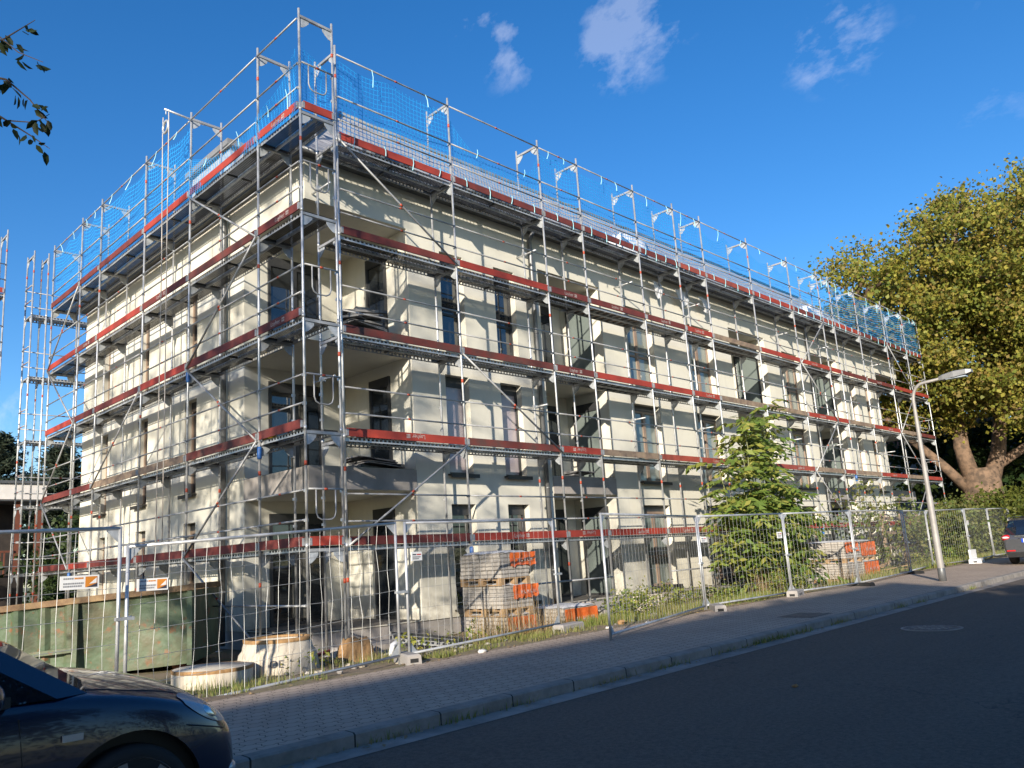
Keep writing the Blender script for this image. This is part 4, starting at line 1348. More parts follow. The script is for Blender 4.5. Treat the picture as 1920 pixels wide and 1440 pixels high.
paving_load(19.35, -1.42, 0.2, 1.15, 1.15, 0.46, 'lower load of the farthest stack, orange film in front', True, 'front')
paving_load(19.30, -1.40, 0.81, 1.15, 1.15, 0.48, 'upper load of the farthest stack, orange film down its face', True, 'front')
paving_load(15.9, -0.7, 0.15, 1.1, 1.0, 0.40, 'lower load of the loose stack right of the young tree', False, None)
paving_load(16.1, -0.6, 0.55, 0.95, 0.95, 0.50, 'upper load on a pallet of the loose stack right of the young tree', True, 'right')
# timber and perforated steel offcuts by the far stacks
t = thing('timber_pile', 'loose pallet boards lying beside the farthest paving stack', 'timber', (21.1, -1.3, 0.33))
mb = MB()
for i in range(7):
    a = R.uniform(-.8, .8); mb.obox((R.uniform(-.2, .2), R.uniform(-.2, .2), .03 + i * .035), (1.2 * math.cos(a), 0.9 * math.sin(a), .12 + i * .04), .1, .022)
part('boards', mb, 'timber', t)
t = thing('hollow_blocks', 'pale hollow concrete blocks between young tree and loose stack', 'concrete blocks', (14.0, -1.4, 0.2))
mb = MB()
for i, (x, y, z) in enumerate(((0, 0, 0), (.55, .05, 0), (1.1, 0, 0), (.2, .02, .31), (.75, .03, .31))):
    mb.box(x, x + .5, y, y + .3, z, z + .3, 0)
    for k in (0.07, .28):
        mb.box(x + k, x + k + .15, y - .004, y - .001, z + .07, z + .24, 1)  # black plates stand in for the dark inside of the hollows
part('blocks', mb, ['concrete_pale', 'black'], t)

# ---------------------------------------------------------------- concrete manhole pieces
t = thing('manhole_cone', 'tapered concrete manhole cone stencilled OE, standing behind the fence', 'manhole ring', (-0.80, -0.42, 0.02))
mb = MB(); mb.lathe((0, 0, 0), [(0.63, -0.04), (0.63, 0.06), (0.575, 0.36), (0.525, 0.42), (0.50, 0.545), (0.44, 0.55), (0.44, 0.3)], 40, 0, True, (True, True))
part('cone', mb, 'concrete_pale', t)
mb = MB(); mb.lathe((0, 0, 0), [(0.508, 0.53), (0.512, 0.58), (0.44, 0.582), (0.44, .54)], 40, 0, True, (False, False)); part('rim_band', mb, 'jute', t)
me = text_mesh('OE', 0.15, 'stencil'); me.materials.clear(); me.materials.append(M['sign_dark'])
th = rad(238)
link('stencil', me, t, (0.617 * math.cos(th), 0.617 * math.sin(th), 0.20), (rad(90 - 10), 0, th + rad(90)))
t = thing('manhole_ring', 'flat pale concrete manhole ring lying behind the navy car', 'manhole ring', (-1.90, -0.55, 0.03))
mb = MB(); mb.lathe((0, 0, 0), [(0.54, -0.05), (0.55, 0.02), (0.55, 0.27), (0.54, 0.29), (0.0, 0.30)], 40, 0, True, (True, False)); part('ring', mb, 'concrete_pale', t)
mb = MB(); mb.lathe((0, 0, 0), [(0.552, 0.245), (0.556, 0.27), (0.552, 0.292), (0.545, 0.294)], 40, 0, True, (False, False)); part('rim_band', mb, 'jute', t)
# spare scaffold planks, slab, sacking, hose
t = thing('spare_plank', 'perforated steel scaffold plank lying aslant beside the corner scaffold', 'scaffold plank', (1.30, -0.55, 0.30), rad(-30))
o = link('plank', cached(m_deck, 1.57, 'steel'), t, (0, 0, 0), (rad(6), rad(9), 0))
mb = MB(); mb.box(0.9, 2.6, 0.05, 0.75, 0.0, 0.22); mb.box(1.2, 2.9, -0.55, 0.03, 0.0, 0.13)
tag(part('concrete_kerbs', mb, 'concrete', None), 'grey concrete slabs lying under the steel plank', 'concrete slabs')
mb = MB(); lump(mb, 0.25, 0.85, -0.75, -0.25, 0.0, 0.42, 9, 9, .05); tag(part('sack', mb, 'jute', None), 'crumpled brown sack leaning by the corner standards', 'sack')
mb = MB(); mb.path([(-0.6 + i * .18, 0.9 + .1 * math.sin(i * 1.4), .10 + .05 * math.sin(i * .9)) for i in range(16)], 0.03, 8)
tag(part('hose', mb, 'maroon_hose', None), 'maroon hose lying at the foot of the corner loggia', 'hose')
mb = MB(); mb.lathe((0.16, -0.62, 0.02), [(.12, 0), (.13, .02), (.13, .14), (.09, .16)], 16); tag(part('cable_reel', mb, 'black', None), 'small black reel in the weeds by the corner standard', 'reel')
mb = MB(); mb.path([(0.95, -0.9, .12), (1.05, -.85, .28), (1.2, -.8, .33), (1.3, -.82, .25)], [.03, .05, .05, .02], 8); tag(part('plastic_scrap', mb, 'white_film', None), 'white plastic scrap beside the brown sack', 'plastic scrap')
# yellow tub and grating on scaffold
mb = MB(); mb.lathe((0.3, 1.75, 3.97), [(0.12, 0), (0.15, 0.2), (0.16, 0.2), (0.16, 0.22), (0.14, 0.22)], 16); tag(part('tub', mb, 'yellow', None), 'yellow mortar tub on the second scaffold deck near the corner', 'tub')
t = thing('spare_plank', 'perforated steel plank lying on the second deck right of the corner', 'scaffold plank', (1.7, 0.62, 4.05), 0)
link('plank', cached(m_deck, 1.57, 'steel'), t, (0, 0, 0), (rad(-3), 0, 0))
# entrance steps
mb = MB(); mb.box(8.5, 10.9, 0.55, 1.50, -0.1, 0.22); mb.box(8.7, 10.75, 1.0, 1.52, 0.22, 0.40); tag(part('entrance_steps', mb, 'concrete', None), 'raw concrete steps before the recessed ground floor entrance', 'steps')
t = thing('l_stones', 'pale grey angle stones standing right of the concrete steps', 'kerb stones', (9.9, 0.15, 0.08), 0.2)
mb = MB()
for i in range(4): mb.box(i * .22, i * .22 + .14, 0, .5, 0, .36)
part('stones', mb, 'concrete_pale', t)
# blue sleeves clipped on the scaffold
for (x, y, z, lab) in ((X0 + FR[1], YF, 1.62, 'blue foam sleeve on the standard behind the tall paving stack'), (0.0, SR[1], 3.62, 'blue wrap on the side scaffold standard at the second deck'), (0.0, SR[2], 5.68, 'blue wrap on the side scaffold standard at the third deck'), (0, SR[5], 1.65, 'blue wrap low on the far standard of the side scaffold'), (X0 + FR[8], YF, 1.75, 'blue wrap on the standard behind the double paving stack'), (X0 + FR[10], YF, 3.7, 'blue wrap on a far street standard below the second deck')):
    mb = MB(); mb.lathe((x, y, z), [(0.036, 0), (0.045, 0.03), (0.045, 0.20), (0.036, 0.23)], 12)
    tag(part('pipe_sleeve', mb, 'bluepaint', None), lab, 'pipe sleeve', 'blue sleeves on the standards')

# ---------------------------------------------------------------- green skip
P1, P0 = Vector((-1.05, 2.0, 0)), Vector((-5.6, 5.5, 0))
ang = math.atan2(P0.y - P1.y, P0.x - P1.x)            # local +x runs towards the street end
Ls = (P0 - P1).length
t = thing('skip_container', 'battered green steel container with rusty scrapes behind the left fence', 'container', (P1.x, P1.y, 0.02), ang)
# viewed face is local +y side (towards the camera)
mb = MB(); rows = []
n = 82
for i in range(n + 1):
    x = Ls * i / n
    row = []
    for j in range(9):
        z = 0.12 + 1.22 * j / 8
        dent = 0.035 * math.sin(x * 2.7 + z * 2) * math.sin(x * 1.1 + 1) + R.uniform(-.002, .002)
        rib = 0.0
        if x > 1.9:
            rib = 0.06 if (x - 1.9) % 0.42 < 0.14 else 0.0
        slope = (1 - j / 8) * -0.10
        row.append((x, slope + dent * (1 if x < 1.9 else .3) + rib, z - 0.058 * x))
    rows.append(row)
mb.grid(rows, 0, False)
W = 2.2
mb.face([(0, -.1, .12), (0, 0, 1.34), (0, -W, 1.34), (0, -W + .1, .12)])
mb.face([(Ls, -.1, -.2), (Ls, -W + .1, -.2), (Ls, -W, 1.01), (Ls, 0, 1.01)])
mb.face([(0, -W, 1.34), (Ls, -W, 1.01), (Ls, -W + .1, -.2), (0, -W + .1, .12)])
mb.face([(0, -.1, .12), (0, -W + .1, .12), (Ls, -W + .1, -.2), (Ls, -.1, -.2)])
part('body', mb, 'skip', t)
mb = MB()
mb.obox((-.04, 0.02, 1.39), (Ls + .04, 0.02, 1.39 - .058 * Ls), .14, .10); mb.obox((-.04, -W, 1.39), (Ls + .04, -W, 1.39 - .058 * Ls), .12, .10)
mb.obox((0, 0, 1.40), (0, -W, 1.40), .12, .09); mb.obox((Ls, 0, 1.06), (Ls, -W, 1.06), .12, .09)
part('rim', mb, 'rail_brown', t)
for p_, q_ in (((1.88, .05, .0), (1.88, .05, 1.22)), ((0.03, .0, .1), (0.03, .04, 1.33)), ((1.92, .06, .48), (Ls, .06, .26))):
    mb = MB(); mb.obox(p_, q_, .07, .08, 0, (1, 0, 0) if p_[0] == q_[0] else (0, 0, 1)); part('brace', mb, 'skip', t)
mb = MB(); mb.tube((0.3, -.3, .08), (0.3, -W + .3, .08), .1, 12); part('roller', mb, 'rust', t)
mb = MB(); mb.tube((Ls - .4, -.3, -.1), (Ls - .4, -W + .3, -.1), .1, 12); part('roller', mb, 'rust', t)

# ---------------------------------------------------------------- street lamp
lx, ly, lz = 16.3, -4.58, 0.178 + g(16.3)
t = thing('street_lamp', 'grey street lamp with a curved arm reaching over the road', 'street lamp', (lx, ly, lz))
mb = MB()
zz = 5.38 - lz
pts = [(0, 0, -.1), (0, 0, 0.0), (0, 0, 2.2), (0, 0, 2.25), (0, 0, zz - .25)]
rr_ = [.092, .09, .082, .066, .045]
for k in range(1, 8):
    a = rad(90) * k / 7
    pts.append((0, -0.32 * (1 - math.cos(a)), zz - .25 + .45 * math.sin(a))); rr_.append(.043)
pts.append((0, -0.85, zz + .24)); rr_.append(.036)
mb.path(pts, rr_, 12); part('pole', mb, 'lamp_grey', t)
mb = MB(); mb.lathe((0, 0, 0), [(.096, -.02), (.096, .33), (.092, .34)], 12); part('foot_band', mb, 'zinc', t)
mb = MB()
hz = zz + .24
def hs(y, w, z0, z1): return [(-w, y, z0), (w, y, z0), (w * .92, y, z1 - .02), (w * .6, y, z1), (-w * .6, y, z1), (-w * .92, y, z1 - .02)]
rows = [hs(-0.72, .05, hz - .05, hz + .05), hs(-0.82, .10, hz - .06, hz + .08), hs(-1.1, .16, hz - .05, hz + .12), hs(-1.4, .15, hz - .02, hz + .12), hs(-1.52, .10, hz + .02, hz + .10)]
mb.grid(rows, 0, False, True); mb.face(rows[0]); mb.face(list(reversed(rows[-1])))
hd = part('lamp_head', mb, 'lamp_head', t)
mb = MB(); mb.box(-.11, .11, -1.38, -0.9, hz - .075, hz - .045); part('lamp_glass', mb, 'lens', hd)

# manhole covers
t = thing('manhole_cover', 'round cast iron manhole cover in the asphalt road', 'manhole cover', (6.78, -7.22, 0.054 + g(6.8)))
mb = MB(); mb.lathe((0, 0, 0), [(0.40, -0.05), (0.40, 0.004), (0.36, 0.006), (0.35, -0.004), (0.33, -0.004), (0.32, 0.005), (0.0, 0.005)], 40, 0, False, (True, False))
part('cover', mb, 'iron', t)
mb = MB()
for i in range(28):
    a = 2 * math.pi * i / 28; rr0 = .27 if i % 2 else .17
    mb.box(rr0 * math.cos(a) - .02, rr0 * math.cos(a) + .02, rr0 * math.sin(a) - .02, rr0 * math.sin(a) + .02, .004, .011)
part('studs', mb, 'gutter', t)
mb = MB(); mb.lathe((0, 0, 0), [(0.44, -0.05), (0.44, 0.002), (0.402, 0.003)], 40, 0, False, (True, False)); part('cover_ring', mb, 'gutter', t)
mb = MB(); mb.box(6.9, 7.75, -5.25, -4.62, 0.1, 0.246); tag(part('access_cover', mb, 'iron', None), 'square metal access cover set in the pavement near the kerb', 'access cover')

# ---------------------------------------------------------------- cars
def car(name, label, loc, paint, st, cab, wheels, wr, tread, front_detail=True):
    t = thing(name, label, 'car', loc)
    mb = MB(); rows = []
    for (x, w, zl, zb, zt) in st:
        half = [(0.0, zl), (w * .80, zl), (w * .955, zl + .07), (w * 1.0, zl + (zb - zl) * .38), (w * 1.0, zl + (zb - zl) * .58), (w * .985, zl + (zb - zl) * .80), (w * .955, zb - .02), (w * .90, zb + .012), (w * .62, zb + (zt - zb) * .72), (w * .3, zt - (zt - zb) * .06), (0, zt)]
        loop = [(x, -y, z) for y, z in half] + [(x, y, z) for y, z in reversed(half[1:-1])]
        rows.append(loop)
    mb.grid(rows, 0, True, True); mb.face(rows[0]); mb.face(list(reversed(rows[-1])))
    tmp = link('body_tmp', mb.mesh('body_tmp', [paint, 'car_trim']))
    sub = tmp.modifiers.new('s', 'SUBSURF'); sub.levels = 2; sub.render_levels = 2
    cutters = []
    for wx in wheels:
        cm = MB(); cm.lathe((0, 0, 0), [(wr + .075, -2), (wr + .075, 2)], 40)
        co = link('cut', cm.mesh('cut', ['car_trim']), None, (wx, 0, wr), (rad(90), 0, 0))
        cutters.append(co)
        # only the outer part of the arch is cut
    for co in cutters:
        b = tmp.modifiers.new('b', 'BOOLEAN'); b.operation = 'DIFFERENCE'; b.object = co; b.solver = 'EXACT'
    bpy.context.view_layer.update()
    dg = bpy.context.evaluated_depsgraph_get()
    me = bpy.data.meshes.new_from_object(tmp.evaluated_get(dg)); me.name = 'body'
    for o in [tmp] + cutters: bpy.data.objects.remove(o)
    for p in me.polygons: p.use_smooth = True
    me.set_sharp_from_angle(angle=rad(38))
    link('body', me, t)
    # dark floor inside the arches
    fl = MB(); fl.box(st[-1][0] + .3, st[0][0] - .3, -tread + .12, tread - .12, .3, .75); part('underbody', fl, 'car_trim', t)
    # cabin
    loops = []
    for (z, xf, xr, hw) in cab:
        h = [(xf, 0), (xf - .015, hw * .35), (xf - .06, hw * .68), (xf - .17, hw * .92), (xf - .34, hw), ((xf + xr) / 2 + .25, hw * 1.015), ((xf + xr) / 2 + .15, hw * 1.015), (xr + .45, hw), (xr + .22, hw * .985), (xr + .08, hw * .88), (xr + .01, hw * .5), (xr, 0)]
        loops.append([(x, -y, z) for x, y in h] + [(x, y, z) for x, y in reversed(h[1:-1])])
    n = len(loops[0])
    cb, wsn, rw = MB(), MB(), MB(); sw = {}
    kinds = ['ws', 'ws', 'ws', 'p', 'f', 'p', 'r', 'p', 'rw', 'rw', 'rw']
    for i in range(len(loops) - 1):
        for j in range(n):
            j2 = (j + 1) % n
            q = [loops[i][j], loops[i][j2], loops[i + 1][j2], loops[i + 1][j]]
            k = kinds[j] if j < 11 else kinds[21 - j]
            side = 'a' if j < 11 else 'b'
            if i >= 2 or k == 'p': cb.face(q, 0, True)
            elif k == 'ws': wsn.face(q, 0, True)
            elif k == 'rw': rw.face(q, 0, True)
            else: sw.setdefault((k, side), MB()).face(q, 0, True)
    cb.face(loops[-1], 0, True)
    part('cabin', cb, paint, t)
    part('windscreen', wsn, 'car_glass', t); part('rear_window', rw, 'car_glass', t)
    for k in sw: part('side_window', sw[k], 'car_glass', t)
    # wheels
    for wx in wheels:
        for s in (-1, 1):
            tm = MB(); wd = .19
            tm.lathe((0, 0, 0), [(wr - .06, 0), (wr - .02, 0.0), (wr, .03), (wr, wd - .03), (wr - .02, wd), (wr - .06, wd)], 36, 0, True, (True, True))
            wo = part('wheel', tm, 'black', t, (wx, s * tread, wr), (rad(90) if s < 0 else rad(-90), 0, 0))
            wo.location.y = s * (tread - .19)
            rm = MB()
            rm.lathe((0, 0, wd), [(wr - .065, .003), (wr - .08, -.01), (wr - .09, -.05)], 36, 0, True, (False, False))
            for k in range(7):
                a = 2 * math.pi * k / 7
                rm.obox((.04 * math.cos(a), .04 * math.sin(a), wd - .02), ((wr - .08) * math.cos(a), (wr - .08) * math.sin(a), wd - .012), .05, .03)
            rm.lathe((0, 0, wd), [(.06, -.03), (.055, .0), (.02, .006)], 16)
            part('rim', rm, 'rim', wo)
    return t
def ellipsoid(mb, c, r, n=20, m=12, mi=0, yaw=0.0, pitch=0.0):
    rot = Matrix.Rotation(yaw, 3, 'Z') @ Matrix.Rotation(pitch, 3, 'Y')
    rows = []
    for i in range(1, m):
        th = math.pi * i / m
        rows.append([tuple(Vector(c) + rot @ Vector((r[0] * math.sin(th) * math.cos(2 * math.pi * j / n), r[1] * math.sin(th) * math.sin(2 * math.pi * j / n), r[2] * math.cos(th)))) for j in range(n)])
    mb.grid(rows, mi, True, True); mb.face(rows[0], mi, True); mb.face(list(reversed(rows[-1])), mi, True)

def on_body(root, s, c, z0, a0, a1, hh, slope, off, n=18, m=8):
    """an almond shaped patch laid on the body shell of a car, lamps on its front corner"""
    from mathutils.bvhtree import BVHTree
    me = [o for o in root.children if o.name.startswith('body')][0].data
    bv = BVHTree.FromPolygons([v.co for v in me.vertices], [tuple(p.vertices) for p in me.polygons])
    d = Vector((-.5, -.866 * s, 0)); t_ = Vector((.866, -.5 * s, 0))
    mb = MB(); rows = []
    for i in range(n + 1):
        u = i / n; a = a0 + (a1 - a0) * u
        h = hh * max(0.02, math.sin(math.pi * (u * .92 + .04))) ** .6
        row = []
        for j in range(m + 1):
            z = z0 + slope * (u - .5) * 1.0 + h * (2 * j / m - 1)
            o = Vector((c[0], c[1] * s, z)) + t_ * a - d * 2
            hit, nrm, _, _ = bv.ray_cast(o, d)
            if hit is None: hit, nrm = o + d * 2, -d
            if nrm.dot(d) > 0: nrm = -nrm
            e = math.sin(math.pi * j / m) * math.sin(math.pi * u)
            row.append(tuple(hit + nrm * (off + .010 * e)))
        rows.append(row)
    mb.grid(rows, 0, True)
    return mb
st1 = [(0.0, .50, .36, .54, .58), (-.03, .60, .28, .61, .67), (-.10, .69, .22, .70, .79), (-.26, .775, .19, .81, .91), (-.48, .825, .18, .885, 1.0), (-.78, .845, .18, .95, 1.065), (-1.0, .848, .18, .98, 1.095), (-1.2, .85, .18, .995, 1.09), (-1.6, .852, .18, 1.005, 1.03), (-2.3, .852, .18, 1.015, 1.03), (-3.1, .85, .18, 1.04, 1.05), (-3.6, .835, .19, 1.045, 1.05), (-3.9, .78, .24, 1.0, 1.01), (-4.02, .70, .32, .88, .9)]
cab1 = [(.99, -.78, -3.98, .80), (1.27, -1.22, -3.88, .735), (1.47, -1.66, -3.72, .665), (1.54, -1.95, -3.55, .60), (1.58, -2.3, -3.2, .45)]
c1 = car('parked_car', 'dark navy hatchback parked at the kerb in the lower left corner', (-4.78, -6.28, 0.05 + g(-5)), 'car_navy', st1, cab1, (-.73, -3.28), .345, .83)
for s in (-1, 1):
    hl = part('headlight', on_body(c1, s, (-.24, .72), 0.80, -0.17, 0.17, 0.072, -0.13, .006), 'lens', c1)
    part('reflector', on_body(c1, s, (-.24, .72), 0.785, -0.06, 0.05, 0.04, -0.03, .012), 'chrome', hl)
    mm = MB(); ellipsoid(mm, (-1.46, s * .96, 1.05), (.06, .11, .075), 16, 10, 0, s * .2); mr = part('mirror', mm, 'car_navy', c1)
    mm = MB(); mm.obox((-1.38, s * .80, 1.0), (-1.39, s * .92, 1.02), .05, .05); part('mirror_arm', mm, 'car_trim', mr)
    im = MB(); im.box(-1.10, -1.0, s * .850 - .006, s * .850 + .006, .775, .808, 0); part('side_indicator', im, 'amber_lens', c1)
    fm = MB(); ellipsoid(fm, (-.10, s * .60, .42), (.10, .07, .05), 14, 8, 0, s * -.7); part('fog_lamp', fm, 'lens', c1)
    wm = MB(); wm.path([(-1.05, s * .2, 1.125), (-1.12, s * .45, 1.135), (-1.2, s * .62, 1.125)], .009, 6); part('wiper', wm, 'car_trim', c1)
    sm = MB(); sm.path([(-1.26, s * .862, .26), (-1.27, s * .857, .60), (-1.30, s * .822, .92)], .004, 5); part('door_seam', sm, 'car_trim', c1)
def body_seam(root, pts, d, r=.0045):
    from mathutils.bvhtree import BVHTree
    me = [o for o in root.children if o.name.startswith('body')][0].data
    bv = BVHTree.FromPolygons([v.co for v in me.vertices], [tuple(p.vertices) for p in me.polygons])
    out = []
    for a, b_ in zip(pts, pts[1:]):
        for i in range(6):
            p = Vector(a).lerp(Vector(b_), i / 6); hit = bv.ray_cast(p - Vector(d) * 2, Vector(d))[0]
            if hit is not None: out.append(hit)
    mb = MB()
    if len(out) > 1: mb.path(out, r, 5, 0, False)
    return mb
for s in (-1, 1):
    part('bonnet_seam', body_seam(c1, [(-1.02, s * .70, 0), (-.7, s * .69, 0), (-.42, s * .63, 0), (-.22, s * .50, 0)], (0, 0, -1)), 'car_trim', c1)
    part('bumper_seam', body_seam(c1, [(-.42, 0, .74), (-.26, 0, .70), (-.12, 0, .66)], (0, -s, 0)), 'car_trim', c1)
    part('side_moulding', body_seam(c1, [(-1.32, 0, .56), (-2.0, 0, .57), (-2.9, 0, .58)], (0, -s, 0), .014), 'car_trim', c1)
gm = MB(); gm.box(-.04, .005, -.42, .42, .36, .46); gm.box(-.02, .012, -.26, .26, .47, .52); part('grille', gm, 'car_trim', c1)
pm = MB(); pm.box(0.006, .018, -.26, .26, .385, .495); part('number_plate', pm, 'plate', c1)

st2 = [(0.0, .60, .34, .55, .60), (-.05, .72, .26, .62, .68), (-.30, .84, .20, .74, .82), (-.8, .88, .18, .86, .94), (-1.2, .89, .18, .90, .98), (-1.6, .895, .18, .92, .96), (-2.6, .895, .18, .96, .97), (-3.6, .89, .18, .99, 1.0), (-4.2, .875, .20, 1.0, 1.01), (-4.5, .85, .24, .99, 1.0), (-4.62, .80, .30, .90, .92), (-4.66, .74, .36, .80, .82)]
cab2 = [(.95, -1.2, -4.60, .83), (1.20, -1.75, -4.48, .775), (1.42, -2.25, -4.28, .70), (1.485, -2.5, -4.1, .64), (1.52, -2.8, -3.7, .5)]
RX, RY, RZ = 28.2, -5.15, 0.20 + g(24)
c2 = car('parked_car', 'dark grey estate car parked half on the pavement, seen from behind', (RX, RY, RZ), 'car_grey', st2, cab2, (-.92, -3.75), .32, .86)
for s in (-1, 1):
    lm = MB(); ellipsoid(lm, (-4.50, s * .70, .86), (.17, .17, .11), 18, 10, 0, s * .5); tl = part('tail_light', lm, 'tail_red', c2)
    lm = MB(); ellipsoid(lm, (-4.60, s * .70, .875), (.09, .12, .04), 14, 8, 0, s * .5); part('reverse_lens', lm, 'white_board', tl)
    lm = MB(); lm.box(-4.685, -4.60, s * .60 - .12, s * .60 + .12, .43, .47); part('reflector_strip', lm, 'tail_red', c2)
lm = MB(); lm.box(-4.672, -4.655, -.27, .27, .70, .82); pl_ = part('number_plate', lm, 'plate', c2)
lm = MB(); lm.box(-4.675, -4.672, .215, .27, .70, .82); part('blue_strip', lm, 'plate_blue', pl_)
lm = MB(); lm.box(-4.655, -4.60, -.45, .45, .895, .915); part('trim_strip', lm, 'chrome', c2)
lm = MB(); lm.box(-4.70, -4.4, -.72, .72, .24, .40); part('rear_bumper', lm, 'car_trim', c2)
for s in (-1, 1):
    lm = MB(); lm.path([(-2.3, s * .60, 1.52), (-2.6, s * .60, 1.555), (-3.9, s * .60, 1.535), (-4.15, s * .60, 1.49)], .014, 6); part('roof_rail', lm, 'car_trim', c2)
#SECTION4
# ---------------------------------------------------------------- vegetation
def clump_points(ells, n_clumps, shell=0.33):
    """clump centres inside a union of ellipsoids, denser towards the outside"""
    vol = np.array([e[1][0] * e[1][1] * e[1][2] for e in ells]) ** (2 / 3); vol /= vol.sum()
    idx = NR.choice(len(ells), n_clumps, p=vol)
    d = NR.normal(size=(n_clumps, 3)); d /= np.linalg.norm(d, axis=1)[:, None]
    r = NR.random(n_clumps) ** shell
    c = np.array([ells[i][0] for i in idx]); rr = np.array([ells[i][1] for i in idx])
    return c + d * rr * r[:, None]
def crown_leaves(cl, per, spread, size, flat=0.6, **kw):
    n = len(cl)
    k = np.repeat(np.arange(n), per)
    s = spread * (0.6 + 0.8 * NR.random(n))[k]
    off = NR.normal(size=(n * per, 3)) * s[:, None] * np.array([1, 1, flat])
    return leaves(cl[k] + off, size, **kw)
def limb(mb, pts, r0, r1, n=10):
    k = len(pts)
    mb.path(pts, [r0 + (r1 - r0) * i / (k - 1) for i in range(k)], n)
def wander(p, q, k, amp):
    p, q = Vector(p), Vector(q); out = []
    for i in range(k + 1):
        t = i / k
        a = amp * math.sin(t * math.pi)
        out.append(p.lerp(q, t) + Vector((R.uniform(-a, a), R.uniform(-a, a), R.uniform(-a, a) * .6)))
    return out

def tree(name, label, base, trunk_pts, r0, r1, limbs, ells, n_cl, per, spread, size, leafmat, bark='bark', twigs=40, group=None, cat='tree', **kw):
    t = thing(name, label, cat, base, 0, group)
    mb = MB(); limb(mb, trunk_pts, r0, r1, 14)
    for (pts, a, b) in limbs: limb(mb, pts, a, b, 10)
    cl = clump_points(ells, n_cl)
    ends = [Vector(l[0][-1]) for l in limbs] + [Vector(l[0][len(l[0]) // 2]) for l in limbs] + [Vector(trunk_pts[-1])]
    for c in cl[:twigs]:
        c = Vector(c); e = min(ends, key=lambda v: (v - c).length + R.uniform(0, 1.5))
        limb(mb, wander(e, c, 4, 0.12 * (c - e).length), r1 * .28, r1 * .06, 6)
    part('trunk', mb, bark, t)
    v, f = crown_leaves(cl, per, spread, size, **kw)
    o = big_mesh('crown', v, f, leafmat, t)
    return t

# great plane tree at the end of the street
tree('plane_tree', 'huge plane tree with autumn leaves at the far end of the building', (40.7, 0.3, 0.3),
     [(0, 0, -.3), (0, 0, 0.6), (0.0, 0, 2.6), (0, 0, 3.9), (0, 0, 4.4)], 1.15, 0.85,
     [([(-0.32, .32, 3.9), (-0.5, .5, 5.6), (-0.45, .4, 8), (-1.0, .6, 10.5), (-1.5, 0.4, 13)], .46, .14),
      ([(0.40, -.40, 3.8), (0.85, -.85, 5.3), (1.15, -1.2, 7.5), (2.0, -1.8, 10.5), (2.4, -2.5, 13)], .44, .14),
      ([(-0.5, .55, 3.4), (-1.2, 1.25, 4.6), (-2.2, 2.2, 6.0), (-3.6, 3.4, 7.8), (-5, 4.4, 9.5)], .30, .10),
      ([(0.8, -.8, 4.6), (1.9, -2.0, 5.5), (3.6, -3.5, 6.4), (5.5, -5.0, 7.6)], .26, .10),
      ([(-1.0, .6, 9.5), (-3.0, 2.0, 11), (-5, 3.0, 13)], .2, .07)],
     [((0.8, -1.2, 13.0), (8.0, 8.0, 5.8)), ((-3.0, 2.2, 12.0), (5.0, 5.0, 4.2)), ((2.3, -3.5, 15.4), (7.0, 7.0, 5.0)), ((3.3, -5.0, 10.0), (6.5, 6.5, 3.4)), ((-2.2, 1.2, 8.8), (3.4, 3.4, 2.4)), ((-1.8, -2.2, 7.4), (4.6, 2.6, 1.7))],
     430, 330, 0.60, 0.19, 'leaf_plane', 'bark', 70, aspect=.8, up=0)

# dark trees and a shaded house in the background on the right
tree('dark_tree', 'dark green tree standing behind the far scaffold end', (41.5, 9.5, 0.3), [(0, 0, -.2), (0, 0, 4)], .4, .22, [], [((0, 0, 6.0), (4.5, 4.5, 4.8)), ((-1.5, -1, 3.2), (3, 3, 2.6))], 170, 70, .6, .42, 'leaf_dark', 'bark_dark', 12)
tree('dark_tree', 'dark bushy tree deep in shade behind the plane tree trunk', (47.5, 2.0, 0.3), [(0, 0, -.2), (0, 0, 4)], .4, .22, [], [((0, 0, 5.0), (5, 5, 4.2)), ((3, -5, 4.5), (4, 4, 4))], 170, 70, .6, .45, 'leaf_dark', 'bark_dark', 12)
t = thing('grey_house', 'shaded grey house glimpsed behind the plane tree trunk', 'house', (57, 8.5, 0.3), rad(-8))
mb = MB(); mb.box(0, 10, -9, 14, 0, 7.5); part('wall', mb, 'house_grey', t)
mb = MB(); mb.prism([(-9.4, 7.5), (14.4, 7.5), (14.4, 7.7), (2.5, 11.5), (-9.4, 7.7)], 0, -.4, 10.4); part('roof', mb, 'rooftile_red', t)
for y in (-6, -2.5, 1, 4.5, 8):
    for z in (1.2, 4.3):
        mb = MB(); mb.box(-.03, .02, y, y + 1.2, z, z + 1.5); o = part('window', mb, 'fascia', t)
        mb = MB(); mb.box(-.04, -.03, y + .1, y + 1.1, z + .1, z + 1.4); part('pane', mb, 'glass', o)

